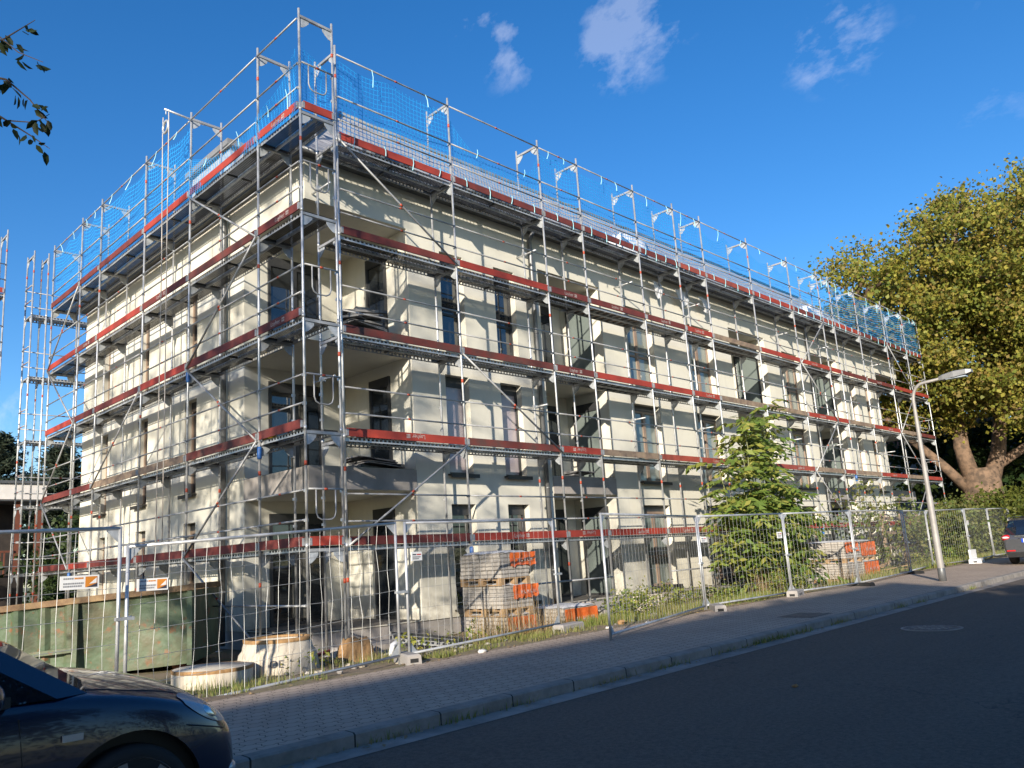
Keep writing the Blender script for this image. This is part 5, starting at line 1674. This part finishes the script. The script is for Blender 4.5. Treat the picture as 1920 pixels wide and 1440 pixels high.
def hedge_bush(label, base, ells, n_cl, per, spread, size, mat, grp=None, twigs=14, name='bush', **kw):
    return tree(name, label, base, [(0, 0, -.15), (0.03, 0, .5)], .05, .03, [], ells, n_cl, per, spread, size, mat, 'bark_dark', twigs, grp, 'bush', **kw)
hedge_bush('pale leafy bush behind the fence, left of the street lamp', (21.9, -0.6, .32), [((0, 0, 1.2), (.9, .7, 1.0)), ((-.3, .3, 2.2), (.6, .6, .7))], 18, 24, .24, .14, 'leaf_hedge', 'bushes behind the far fence')
hedge_bush('tall thin bush in front of the far scaffold end, behind the lamp', (24.0, -0.3, .34), [((0, 0, 1.4), (.8, .8, 1.1)), ((.3, .3, 2.5), (.6, .7, .7))], 20, 24, .24, .14, 'leaf_hedge', 'bushes behind the far fence')
hedge_bush('loose green bush with timber rails behind, right of the lamp', (26.6, -0.8, .36), [((0, 0, 1.1), (1.5, .7, 1.0)), ((1.0, .5, 1.7), (1.2, .8, .8))], 40, 30, .28, .15, 'leaf_hedge', 'bushes behind the far fence')
hedge_bush('dense hedge shrub between fence and plane tree trunk', (30.5, -1.0, .38), [((0, 0, 1.2), (2.4, .9, 1.1)), ((2.2, .3, 1.4), (2.0, 1.0, 1.2))], 140, 50, .30, .16, 'leaf_hedge', 'bushes behind the far fence')
hedge_bush('bright hedge shrub above the roof of the grey estate car', (35.3, -1.6, .4), [((0, 0, 1.4), (2.6, 1.2, 1.4)), ((2.0, -.8, 1.8), (2.0, 1.2, 1.3))], 150, 50, .34, .18, 'leaf_yellow', 'bushes behind the far fence')
mb = MB()
for z in (.75, 1.3, 1.85): mb.box(25.2, 29.2, -0.15, -0.11, z + .3, z + .42)
for x in (25.2, 27.2, 29.1): mb.box(x, x + .1, -0.10, -0.0, .2, 2.4)
t = tag(part('rail_fence', mb, 'toe_wood', None), 'weathered timber rail fence showing through the hedge', 'fence')
mb = MB()
for i in range(26): mb.box(20.4 + i * .14, 20.44 + i * .14, 1.0, 1.03, .3, 1.5)
mb.box(20.3, 24.1, .99, 1.04, 1.3, 1.36); mb.box(20.3, 24.1, .99, 1.04, .45, .5)
tag(part('railing', mb, 'black', None), 'dark metal railing behind the farthest paving stack', 'railing')

# young walnut-like tree with pinnate leaves
def pinnate(mb_pts, n_leaf):
    pass
t = thing('young_tree', 'young tree with long feathery green leaves growing out behind the fence', 'tree', (13.6, -0.95, 0.24))
mb = MB(); vs, fs = [], []
def leaflet(c, d, nrm, l, w):
    d = d.normalized(); s = d.cross(nrm).normalized()
    b = len(vs)
    vs.extend([c, c + d * l * .45 + s * w * .5 - nrm * l * .03, c + d * l - nrm * l * .10, c + d * l * .45 - s * w * .5 - nrm * l * .03])
    fs.append((b, b + 1, b + 2, b + 3))
def compound(p, d, L):
    d = d.normalized(); up = Vector((0, 0, 1))
    side = d.cross(up)
    side = side.normalized() if side.length > .05 else Vector((1, 0, 0))
    n = 5
    for i in range(n):
        tt = (i + 1) / n
        q = p + d * L * tt + Vector((0, 0, -0.42 * L * tt * tt))
        for s in (-1, 1):
            dd = d * .5 + side * s + Vector((0, 0, -.55 + R.uniform(-.4, .35)))
            leaflet(q, dd, Vector((R.uniform(-1.1, .5), R.uniform(-1.0, .4), .7)).normalized(), L * .36 * R.uniform(.8, 1.2), L * .15)
    leaflet(p + d * L - Vector((0, 0, .3 * L)), d + Vector((0, 0, -.5)), up, L * .42, L * .17)
for (bx, tx, ty, h, r) in ((.2, 1.55, .1, 5.35, .035), (.3, 1.25, .1, 5.0, .03), (.3, 2.05, -.1, 4.9, .03), (-.1, -.2, .1, 4.75, .035), (-.1, .4, .1, 4.6, .03), (-.2, -.55, 0, 4.0, .03), (-.3, -1.35, .1, 3.5, .03), (0, .9, .1, 4.2, .03), (.5, 2.3, .1, 3.1, .025), (-.5, -1.7, 0, 2.3, .022), (.6, 2.5, 0, 2.2, .02), (.1, .4, -.3, 2.9, .025), (.4, 1.5, -.3, 2.9, .025), (-.2, -.9, -.3, 2.6, .022)):
    pts = wander(Vector((bx, R.uniform(-.15, .15), -.1)), Vector((tx, ty + R.uniform(-.2, .2), h)), 6, .14)
    limb(mb, pts, r, r * .3, 6)
    for i in range(1, 7):
        for k in range(3):
            tt = (i - 1 + (k + R.random()) / 3) / 6
            if tt * h < .5: continue
            p = Vector(pts[min(int(tt * 6), 5)]).lerp(Vector(pts[min(int(tt * 6) + 1, 6)]), tt * 6 - int(tt * 6))
            for q in range(3 if tt > .8 else 2):
                a = R.uniform(0, 6.283)
                dens = 1.0 if tt * h < 2.6 else (.72 if tt < .75 else 1.0)
                if R.random() > dens: continue
                compound(p, Vector((math.cos(a), math.sin(a), R.uniform(.1, .7))), R.uniform(.55, .85))
for k in range(125):                                   # bushy skirt
    a = R.uniform(0, 6.283); rr0 = R.uniform(.15, 1.0)
    hh = R.uniform(.45, 2.75)
    w = 1.0 if hh < 1.9 else 1.0 - (hh - 1.9) * .55
    p = Vector((.55 + math.cos(a) * rr0 * w * 2.35, math.sin(a) * rr0 * .85, hh))
    compound(p, Vector((math.cos(a) * .7, -abs(math.sin(a)), R.uniform(-.1, .5))), R.uniform(.5, .8))
part('stem', mb, 'stem_green', t)
big_mesh('crown', np.array([tuple(v) for v in vs]), np.array(fs), 'leaf_walnut', t)

# trees on the left, far behind
def conifer(label, base, h, r, seed):
    t = thing('cedar_tree', label, 'tree', base, 0, 'cedars behind the bungalow')
    mb = MB(); limb(mb, [(0, 0, -.2), (0, 0, h)], .3, .04, 8)
    cl = []
    nl = 15
    for i in range(nl):
        z = 1.5 + (h - 1.8) * i / (nl - 1)
        rr0 = r * (1 - (i / nl) ** 1.3) + .25
        for k in range(9):
            a = R.uniform(0, 6.283); L = rr0 * R.uniform(.65, 1.1)
            e = Vector((math.cos(a) * L, math.sin(a) * L, z + .22 * L + R.uniform(-.3, .3)))
            limb(mb, [(0, 0, z), tuple(e)], .05, .015, 4)
            for q in range(4):
                f = (q + 1) / 4
                cl.append((e.x * f, e.y * f, z + (e.z - z) * f))
    part('trunk', mb, 'bark_dark', t)
    v, f = crown_leaves(np.array(cl), 34, .34, .5, .34, aspect=.24, up=.8)
    big_mesh('crown', v, f, 'leaf_needle', t)
conifer('pale green cedar at the left picture edge behind the bungalow roof', (8.2, 55.5, 0), 12.6, 4.6, 1)
conifer('lower cedar rising between the bungalow and the scaffold', (11.8, 53.0, 0), 11.6, 4.4, 2)
conifer('farther cedar just left of the building behind the scaffold tubes', (14.6, 50.5, 0), 10.6, 3.8, 3)
tree('garden_tree', 'yellow green tree showing through the rear scaffold beside the building', (13.6, 44.0, 0), [(0, 0, -.2), (0, 0, 4)], .25, .15, [], [((0, 0, 5.8), (2.6, 2.6, 3.0))], 90, 60, .5, .32, 'leaf_yellow', 'bark_dark', 14)
tree('garden_tree', 'dark garden shrub between the bungalow and the left scaffold', (4.1, 24.0, 0), [(0, 0, -.2), (0, 0, 1.6)], .12, .08, [], [((0, 0, 2.3), (1.6, 1.6, 2.1)), ((-.6, -1.8, 1.2), (1.3, 1.3, 1.3))], 90, 55, .36, .22, 'leaf_dark', 'bark_dark', 10)
t = thing('bungalow', 'flat roofed bungalow with a white fascia and rust red posts at the left edge', 'house', (-9, 26, 0))
mb = MB(); mb.box(0, 11.6, 1.6, 9, 0, 5.1); part('wall', mb, 'brown_wall', t)
mb = MB(); mb.box(-.3, 12.3, -0.2, 9.3, 5.1, 5.16, 1); mb.box(-.3, 12.3, -.25, 9.35, 5.16, 5.82, 0); mb.box(-.4, 12.4, -.35, 9.45, 5.82, 5.93, 1); part('flat_roof', mb, ['fascia', 'zinc'], t)
for x in (5.4, 11.2, 12.0):
    mb = MB(); mb.box(x, x + .2, 0, .2, 0, 5.1); part('post', mb, 'rust', t)
mb = MB()
for i in range(40): mb.box(5 + i * .15, 5.05 + i * .15, -.05, 0, 1.6, 3.0)
mb.box(4.9, 11.2, -.06, .01, 3.0, 3.08); mb.box(4.9, 11.2, -.06, .01, 1.5, 1.6); part('railing', mb, 'rust', t)
mb = MB(); mb.box(4.9, 11.3, 0.02, 1.6, 1.3, 1.5); part('terrace', mb, 'concrete', t)
mb = MB(); mb.box(7.2, 9.2, 1.55, 1.6, 2.2, 4.4); o = part('window', mb, 'frame', t)
mb = MB(); mb.box(7.3, 9.1, 1.53, 1.55, 2.3, 4.3); part('pane', mb, 'glass', o)
mb = MB(); mb.box(-16, 0.4, 17.5, 17.8, -.1, 1.9); tag(part('garden_wall', mb, 'brown_wall', None), 'dark boarded garden fence behind the green container', 'fence')
tree('garden_tree', 'dark bush in the shade left of the building corner', (-1.8, 18.8, 0), [(0, 0, -.2), (0, 0, 1.2)], .1, .06, [], [((0, 0, 1.5), (2.0, 1.2, 1.4))], 70, 55, .36, .22, 'leaf_dark', 'bark_dark', 8)

# street tree beside the camera: its branch tips reach into the top left corner
t = thing('street_tree', 'street tree whose leafy branch tips hang into the top left corner', 'tree', (-11.4, -4.2, 0.2))
mb = MB(); limb(mb, [(0, 0, -.2), (0, 0, 1), (.1, -.05, 2.6), (.1, 0, 4.2)], .26, .17, 12)
LB = [([(.1, 0, 3.6), (1.4, -.3, 4.9), (3.0, -.9, 5.6)], .09, .04), ([(.1, 0, 3.9), (-1.2, 1.2, 5.6), (-2.2, 2.0, 7.4)], .1, .04), ([(.1, 0, 4.2), (.3, .6, 6.5), (.2, 1.0, 9.2)], .14, .04), ([(.1, 0, 4.0), (1.0, 1.6, 6.0), (1.8, 3.0, 7.6)], .1, .04), ([(.1, 0, 4.0), (-.8, -1.6, 5.8), (-1.4, -2.8, 7.2)], .1, .04)]
for p_, a, b in LB: limb(mb, p_, a, b, 8)
def rel(px, py, pz): return (px + 11.4, py + 4.2, pz - .2)
tw = []                                        # the twigs seen against the sky
T0 = rel(-8.4, -5.1, 5.8)
def twig(pts, r0=.010, r1=.0025):
    r0 *= .7
    limb(mb, [rel(*p) for p in pts], r0, r1, 5); tw.append([Vector(rel(*p)) for p in pts])
twig([(-8.4, -5.1, 5.8), (-7.2, -5.3, 5.75), (-6.3, -5.48, 5.62), (-6.02, -5.58, 5.60), (-5.86, -5.80, 5.72)], .03)
twig([(-6.3, -5.48, 5.62), (-6.05, -5.62, 5.60), (-5.94, -5.72, 5.46), (-5.80, -5.83, 5.38)])
twig([(-8.4, -5.1, 5.8), (-7.0, -5.3, 5.5), (-6.2, -5.47, 5.32), (-5.98, -5.60, 5.28), (-5.84, -5.70, 5.12), (-5.72, -5.77, 4.93)], .025)
twig([(-8.4, -5.1, 5.8), (-7.0, -5.25, 5.35), (-6.15, -5.45, 5.12), (-5.95, -5.55, 4.98), (-5.82, -5.66, 4.86), (-5.70, -5.73, 4.76)], .022)
twig([(-5.95, -5.55, 4.98), (-5.80, -5.70, 4.95), (-5.72, -5.76, 5.02)], .008)
part('trunk', mb, 'bark_dark', t)
pts = []
for w in tw:
    for a, b in zip(w[1:], w[2:]):
        k = int((b - a).length / .03) + 1
        for i in range(k):
            if R.random() < .8: pts.append(tuple(a.lerp(b, i / k) + Vector((R.gauss(0, .02), R.gauss(0, .02), -.03 + R.gauss(0, .02)))))
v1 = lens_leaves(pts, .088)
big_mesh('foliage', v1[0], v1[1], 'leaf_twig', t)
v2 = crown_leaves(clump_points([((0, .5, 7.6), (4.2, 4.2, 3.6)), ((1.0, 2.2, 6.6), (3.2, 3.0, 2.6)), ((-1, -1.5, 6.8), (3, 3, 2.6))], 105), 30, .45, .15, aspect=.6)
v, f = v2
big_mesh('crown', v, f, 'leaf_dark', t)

tree('street_tree', 'tall thinly leaved street tree farther back along the near pavement', (-24.5, -12.6, 0.0), [(0, 0, -.2), (0, 0, 3), (.2, .1, 6)], .3, .2, [([(.2, .1, 6), (1, .5, 9), (1.2, .6, 13)], .14, .04), ([(.2, .1, 5), (-1, 1.5, 9)], .12, .04), ([(.2, .1, 5.5), (1.5, -1.5, 9.5)], .12, .04)],
     [((0, 0, 14.5), (6.0, 6.0, 6.0)), ((1.0, 3.5, 13), (4.5, 4.5, 4.5))], 95, 40, .55, .24, 'leaf_dark', 'bark_dark', 60, aspect=.6)
tree('street_tree', 'second tall thinly leaved street tree, on the building side of the street', (-27.5, -3.9, 0.0), [(0, 0, -.2), (0, 0, 3), (.2, .1, 7)], .3, .2, [([(.2, .1, 6), (1, .5, 9), (1.2, .6, 14)], .14, .04), ([(.2, .1, 6), (-1, 1.5, 11)], .12, .04), ([(.2, .1, 6.5), (1.5, -1.5, 11)], .12, .04)],
     [((0, 0, 14.0), (6.2, 6.2, 5.6)), ((1.0, -3.5, 12), (4.5, 4.5, 4.0))], 95, 40, .55, .24, 'leaf_dark', 'bark_dark', 60, aspect=.6)
# grass, weeds
def blades(n, xr, yr, hr, w, zf, lean=.35):
    x = NR.uniform(*xr, n); y = NR.uniform(*yr, n)
    return blades_at(x, y, hr, w, zf, lean)
def blades_at(x, y, hr, w, zf, lean=.35):
    n = len(x)
    z = np.array([zf(a, b) for a, b in zip(x, y)])
    h = NR.uniform(*hr, n); a = NR.uniform(0, 6.283, n)
    b = np.stack([x, y, z - .02], 1); d = np.stack([np.cos(a), np.sin(a), 0 * a], 1)
    l = NR.uniform(0, lean, n)[:, None] * h[:, None]
    o = np.stack([-np.sin(a), np.cos(a), 0 * a], 1) * l
    m = b + o * .4 + np.array([0, 0, 1]) * h[:, None] * .6
    tip = b + o + np.array([0, 0, 1]) * h[:, None]
    v = np.stack([b - d * w, b + d * w, m + d * w * .7, m - d * w * .7, m - d * w * .7, m + d * w * .7, tip + d * w * .1, tip - d * w * .1], 1).reshape(-1, 3)
    f = np.arange(n * 8).reshape(-1, 4)
    return v, f
zf = lambda x, y: site_z(y) + g(x)
def patchy(n, xr, yr, hr, w, thr):
    x = NR.uniform(*xr, n * 2); y = NR.uniform(*yr, n * 2)
    f = np.sin(x * 2.3 + 1.3 * np.sin(y * 3.1)) + np.sin(x * 5.7 + y * 4.0) * .7 + np.sin(x * 0.9 - y * 2.2) * .8
    k = f > thr
    return blades_at(x[k], y[k], hr, w, zf, .5)
ps = [patchy(1700, (-3.5, 1.2), (-2.42, -1.5), (.03, .14), .004, .3), patchy(1100, (-2.8, 3.6), (-1.6, -0.2), (.04, .20), .004, .5), patchy(2600, (0.2, 5.0), (-2.4, -1.2), (.03, .17), .0045, 0),
      patchy(5200, (5.0, 11.5), (-2.45, -0.7), (.05, .24), .005, -.4), patchy(3000, (11, 19), (-2.5, -1.2), (.05, .2), .007, .2), patchy(3500, (19, 34), (-2.3, -.8), (.08, .3), .01, -.3)]
v, f = cat_leaves(ps)
o = big_mesh('grass', v, f, 'grass'); tag(o, 'rough grass growing along the foot of the site fence', 'grass', kind='stuff')
# leafy weeds
cl = []
for (x, y, h, n) in ((7.4, -1.2, .5, 30), (8.2, -.9, .6, 30), (9.0, -1.3, .45, 30), (6.8, -1.6, .3, 16), (9.8, -1.5, .4, 24), (10.8, -1.6, .4, 20), (13.6, -2.0, .5, 30), (12.4, -1.9, .45, 26), (2.6, -1.2, .3, 10), (-.6, -.95, .25, 8), (1.5, -1.3, .2, 8), (26.5, -1.4, .6, 40), (28, -1.6, .5, 40), (24.8, -1.4, .5, 30), (6.9, -.7, .5, 14)):
    for k in range(n):
        cl.append((x + R.gauss(0, .32), y + R.gauss(0, .22), zf(x, y) + R.uniform(.03, h)))
v, f = crown_leaves(np.array(cl), 14, .09, .085, .7, aspect=.5, up=.5)
o = big_mesh('weeds', v, f, 'leaf_walnut'); tag(o, 'green leafy weeds among the grass behind the fence', 'weeds', kind='stuff')
ps = [blades(420, (2.4, 4.4), (-1.6, -1.0), (.25, .75), .004, zf, .6), blades(120, (4.4, 5.0), (-1.5, -1.0), (.2, .5), .004, zf, .6), blades(90, (-1.4, .6), (-1.1, -.4), (.2, .55), .003, zf, .5), blades(160, (12, 14.2), (-1.9, -1.2), (.3, .8), .005, zf, .5), blades(110, (16, 18), (-2.2, -1.6), (.2, .6), .007, zf, .5)]
v, f = cat_leaves(ps)
o = big_mesh('dry_stalks', v, f, 'dry_weed'); tag(o, 'dry brown stalks in front of the paving stacks', 'weeds', kind='stuff')
# small rubble on the site
mb = MB()
for i in range(170):
    x, y = R.choice(((-1.5, 5), (4.5, 8), (12, 20)))[0] + R.uniform(0, 6), R.uniform(-2.2, .3)
    s = R.uniform(.015, .06) * (1.4 if R.random() < .1 else 1)
    z = zf(x, y); k = len(mb.v)
    ellipsoid(mb, (x, y, z + s * .3), (s * R.uniform(.8, 1.5), s, s * .7), 6, 4, R.choice((0, 0, 1, 2)), R.uniform(0, 3))
    for q in range(k, len(mb.v)): mb.v[q] = tuple(c_ + R.uniform(-.25, .25) * s for c_ in mb.v[q])
mb.sm = [False] * len(mb.sm)
o = part('rubble', mb, ['concrete', 'concrete_pale', 'jute'], None); tag(o, 'small stones and broken concrete scattered on the site ground', 'rubble', kind='stuff')
# weeds in the kerb joint
xs_ = np.concatenate([NR.normal(c, .22, n) for c, n in ((-2.6, 60), (-1.7, 90), (-.9, 50), (.6, 60), (1.9, 80), (3.4, 60), (4.4, 160), (5.0, 180), (5.8, 120), (7.3, 90), (10.2, 60), (11.5, 60), (15, 60))])
ys_ = NR.normal(-5.57, .03, len(xs_))
v, f = blades_at(xs_, ys_, (.03, .12), .006, lambda x, y: .05 + g(x), .8)
o = big_mesh('kerb_weeds', v, f, 'grass'); tag(o, 'low weeds growing in the gutter along the kerb', 'weeds', kind='stuff')
# fallen leaves and crumbs
n = 420
x = np.concatenate([NR.uniform(-4, 16, n // 2), NR.uniform(-4, 14, n - n // 2)]); y = np.concatenate([NR.normal(-5.66, .06, n // 2), NR.uniform(-2.72, -2.45, n - n // 2)])
z = np.array([(.062 if b < -5.5 else .20) + g(a) for a, b in zip(x, y)])
v, f = leaves(np.stack([x, y, z + .006], 1), .05, .6, 4.0)
o = big_mesh('fallen_leaves', v, f, 'dry_weed'); tag(o, 'scattered dry leaves in the gutter and along the fence', 'leaves', kind='stuff')
for (x, y, s, lab) in ((1.35, -2.66, .06, 'pale crumpled litter on the pavement edge below the second fence panel'), (5.6, -2.72, .07, 'pale crumpled litter on the pavement edge near the low orange stack'), (4.75, -2.45, .06, 'pale stone lying beside the larger concrete fence foot'), (-4.0 + 5.2, -7.6, .03, 'small brown leaf curled on the asphalt')):
    mb = MB(); ellipsoid(mb, (x, y, .2 + s * .4 if y > -5 else .07), (s * 1.3, s, s * .6), 9, 6)
    for i, p in enumerate(mb.v): mb.v[i] = (p[0] + R.uniform(-.3, .3) * s, p[1] + R.uniform(-.3, .3) * s, p[2] + R.uniform(-.2, .2) * s)
    tag(part('litter', mb, 'litter' if y > -5 else 'jute', None), lab, 'litter')

# ---------------------------------------------------------------- the other side of the street (behind the camera)
def house(label, x0, x1, y0, y1, eave, ridge):  # unseen houses, added and sized to shade the road and pavement
    t = thing('added_terrace_house', label, 'house', (x0, y0, 0), 0, 'unseen houses added across the street')
    w, d = x1 - x0, y1 - y0
    mb = MB(); mb.box(0, w, 0, d, -.1, eave); part('wall', mb, 'house', t)
    mb = MB(); mb.prism([(-.4, eave), (d + .4, eave), (d + .4, eave + .15), (d / 2, ridge), (-.4, eave + .15)], 0, -.2, w + .2); part('roof', mb, 'rooftile_red', t)
    n = int(w / 3)
    for i in range(n):
        for z in (1.0, 4.0):
            x = (i + .5) * w / n - .6
            mb = MB(); mb.box(x, x + 1.2, d - .02, d + .03, z, z + 1.5); o = part('window', mb, 'fascia', t)
            mb = MB(); mb.box(x + .1, x + 1.1, d + .03, d + .04, z + .1, z + 1.4); part('pane', mb, 'glass', o)
house('unseen terrace house added across the street for shade, left of the two', -44, -30.2, -29, -19.2, 9.4, 13.3)
house('unseen terrace house added across the street for shade, right of the two', -30, -22, -29, -19.2, 9.4, 13.3)
for (x, y, r, zc, lab) in ((-11.5, -16.6, 3.2, 5.2, 'broad garden tree across the street beside the terrace houses'), (-4.2, -16.8, 2.8, 4.3, 'round garden tree across the street, middle of three'), (2.6, -17.2, 2.0, 3.8, 'smaller garden tree across the street from the lamp')):
    tree('garden_tree', lab, (x, y, 0.1), [(0, 0, -.2), (0, 0, 3)], .2, .14, [([(0, 0, 3), (.4, .3, 5), (.6, .4, 6.5)], .1, .04)], [((0, 0, zc), (r, r, r * .9))], int(16 * r * r), 60, .42, .24, 'leaf_dark', 'bark_dark', 14)
cl = np.stack([NR.uniform(-40, 60, 900), NR.normal(-15.2, .28, 900), NR.uniform(.1, 2.1, 900)], 1)  # unseen hedge, added as a dark mass for the navy car to reflect
v, f = crown_leaves(cl, 26, .3, .16, aspect=.6)
o = big_mesh('added_hedge', v, f, 'leaf_dark'); tag(o, 'unseen hedge added on the near side of the street to darken reflections', 'hedge')
# ---------------------------------------------------------------- sky, sun, camera
EL = math.atan(0.30); SX, SY = -0.877, -0.48
sd = Vector((SX * math.cos(EL), SY * math.cos(EL), math.sin(EL))).normalized()
w = bpy.data.worlds.new('World'); scene.world = w; w.use_nodes = True
nt = w.node_tree; nt.nodes.clear()
out = nt.nodes.new('ShaderNodeOutputWorld'); bg = nt.nodes.new('ShaderNodeBackground')
sky = nt.nodes.new('ShaderNodeTexSky'); sky.sky_type = 'NISHITA'; sky.sun_disc = False
sky.sun_elevation = EL; sky.sun_rotation = math.atan2(SX, SY); sky.altitude = 100
sky.air_density = 1.0; sky.dust_density = 0.6; sky.ozone_density = 3.0
hs_ = nt.nodes.new('ShaderNodeHueSaturation'); hs_.inputs['Saturation'].default_value = 1.30; hs_.inputs['Hue'].default_value = 0.507; hs_.inputs['Value'].default_value = 0.96
nt.links.new(sky.outputs[0], hs_.inputs['Color']); SKYC = hs_.outputs[0]
bg.inputs[1].default_value = 0.13
# thin fair-weather wisps, fixed in the sky by direction
tc = nt.nodes.new('ShaderNodeTexCoord')
def vn(op, a, b=None):
    n = nt.nodes.new('ShaderNodeVectorMath'); n.operation = op
    nt.links.new(a, n.inputs[0])
    if b is not None: n.inputs[1].default_value = b
    return n
cloud = None
CL = [((0.6954, 0.432, 0.5742), .075, 1.0), ((0.6958, 0.4564, 0.5546), .06, 1.0), ((0.5974, 0.5511, 0.5825), .06, .75), ((0.6185, 0.548, 0.5632), .055, .6), ((0.8142, 0.2833, 0.5068), .05, .9), ((0.8192, 0.2562, 0.5132), .05, .9), ((0.8785, 0.1521, 0.4528), .10, .35), ((0.2341, 0.9603, 0.1518), .10, .8), ((0.7242, 0.5246, 0.4475), .03, .25)]
for (d, r, s) in CL:
    dist = vn('DISTANCE', tc.outputs['Generated'], d).outputs['Value']
    m = maths(nt, 'SUBTRACT', 1.0, maths(nt, 'DIVIDE', dist, r)); m = maths(nt, 'MAXIMUM', m, 0.0)
    m = maths(nt, 'MULTIPLY', m, s)
    cloud = m if cloud is None else maths(nt, 'MAXIMUM', cloud, m)
if cloud is not None:
    mp = nt.nodes.new('ShaderNodeMapping'); mp.inputs['Scale'].default_value = (10, 4, 8); mp.inputs['Rotation'].default_value = (0.5, 0.7, 0.5)
    nt.links.new(tc.outputs['Generated'], mp.inputs[0])
    nz = noise(nt, mp.outputs[0], 2.3, 9, 0.62)
    k = maths(nt, 'SUBTRACT', maths(nt, 'MULTIPLY_ADD', cloud, 0.22, nz), 0.60)
    k = maths(nt, 'MULTIPLY', maths(nt, 'MAXIMUM', k, 0.0), 1.25)
    fac = maths(nt, 'MULTIPLY', maths(nt, 'MINIMUM', k, 0.17), maths(nt, 'MINIMUM', maths(nt, 'MULTIPLY', cloud, 2.5), 1.0))
    c = mixc(nt, fac, SKYC, (6.0, 6.0, 6.4))
    nt.links.new(c, bg.inputs[0])
else:
    nt.links.new(SKYC, bg.inputs[0])
nt.links.new(bg.outputs[0], out.inputs[0])
sun = bpy.data.lights.new('sun', 'SUN'); sun.energy = 5.0; sun.angle = rad(0.55); sun.color = (1.0, 0.90, 0.75)
so = link('sun', sun); so.rotation_euler = sd.to_track_quat('Z', 'Y').to_euler()

cam = bpy.data.cameras.new('camera'); co = link('camera', cam)
FPX = 1509.27; cx, cy = 910.52, 751.30
cam.sensor_width = 36; cam.sensor_fit = 'HORIZONTAL'
cam.lens = FPX / 1920 * 36
cam.shift_x = (960 - cx) / 1920; cam.shift_y = (cy - 720) / 1920
cam.clip_start = 0.05; cam.clip_end = 3000
az, el, ro = rad(45.27397), rad(11.12216), rad(-3.43239)
d = Vector((math.cos(az) * math.cos(el), math.sin(az) * math.cos(el), math.sin(el)))
r = Vector((math.sin(az), -math.cos(az), 0)); u = r.cross(d)
r2 = r * math.cos(ro) + u * math.sin(ro); u2 = -r * math.sin(ro) + u * math.cos(ro)
mt = Matrix((r2, u2, -d)).transposed().to_4x4(); mt.translation = (-7.33272, -11.8173, 1.57921)
co.matrix_world = mt
scene.camera = co
scene.view_settings.view_transform = 'Standard'; scene.view_settings.look = 'None'
scene.view_settings.exposure = EXPO = 0.72; scene.view_settings.gamma = 1.0
scene.cycles.transparent_max_bounces = 24
scene.cycles.max_bounces = 8
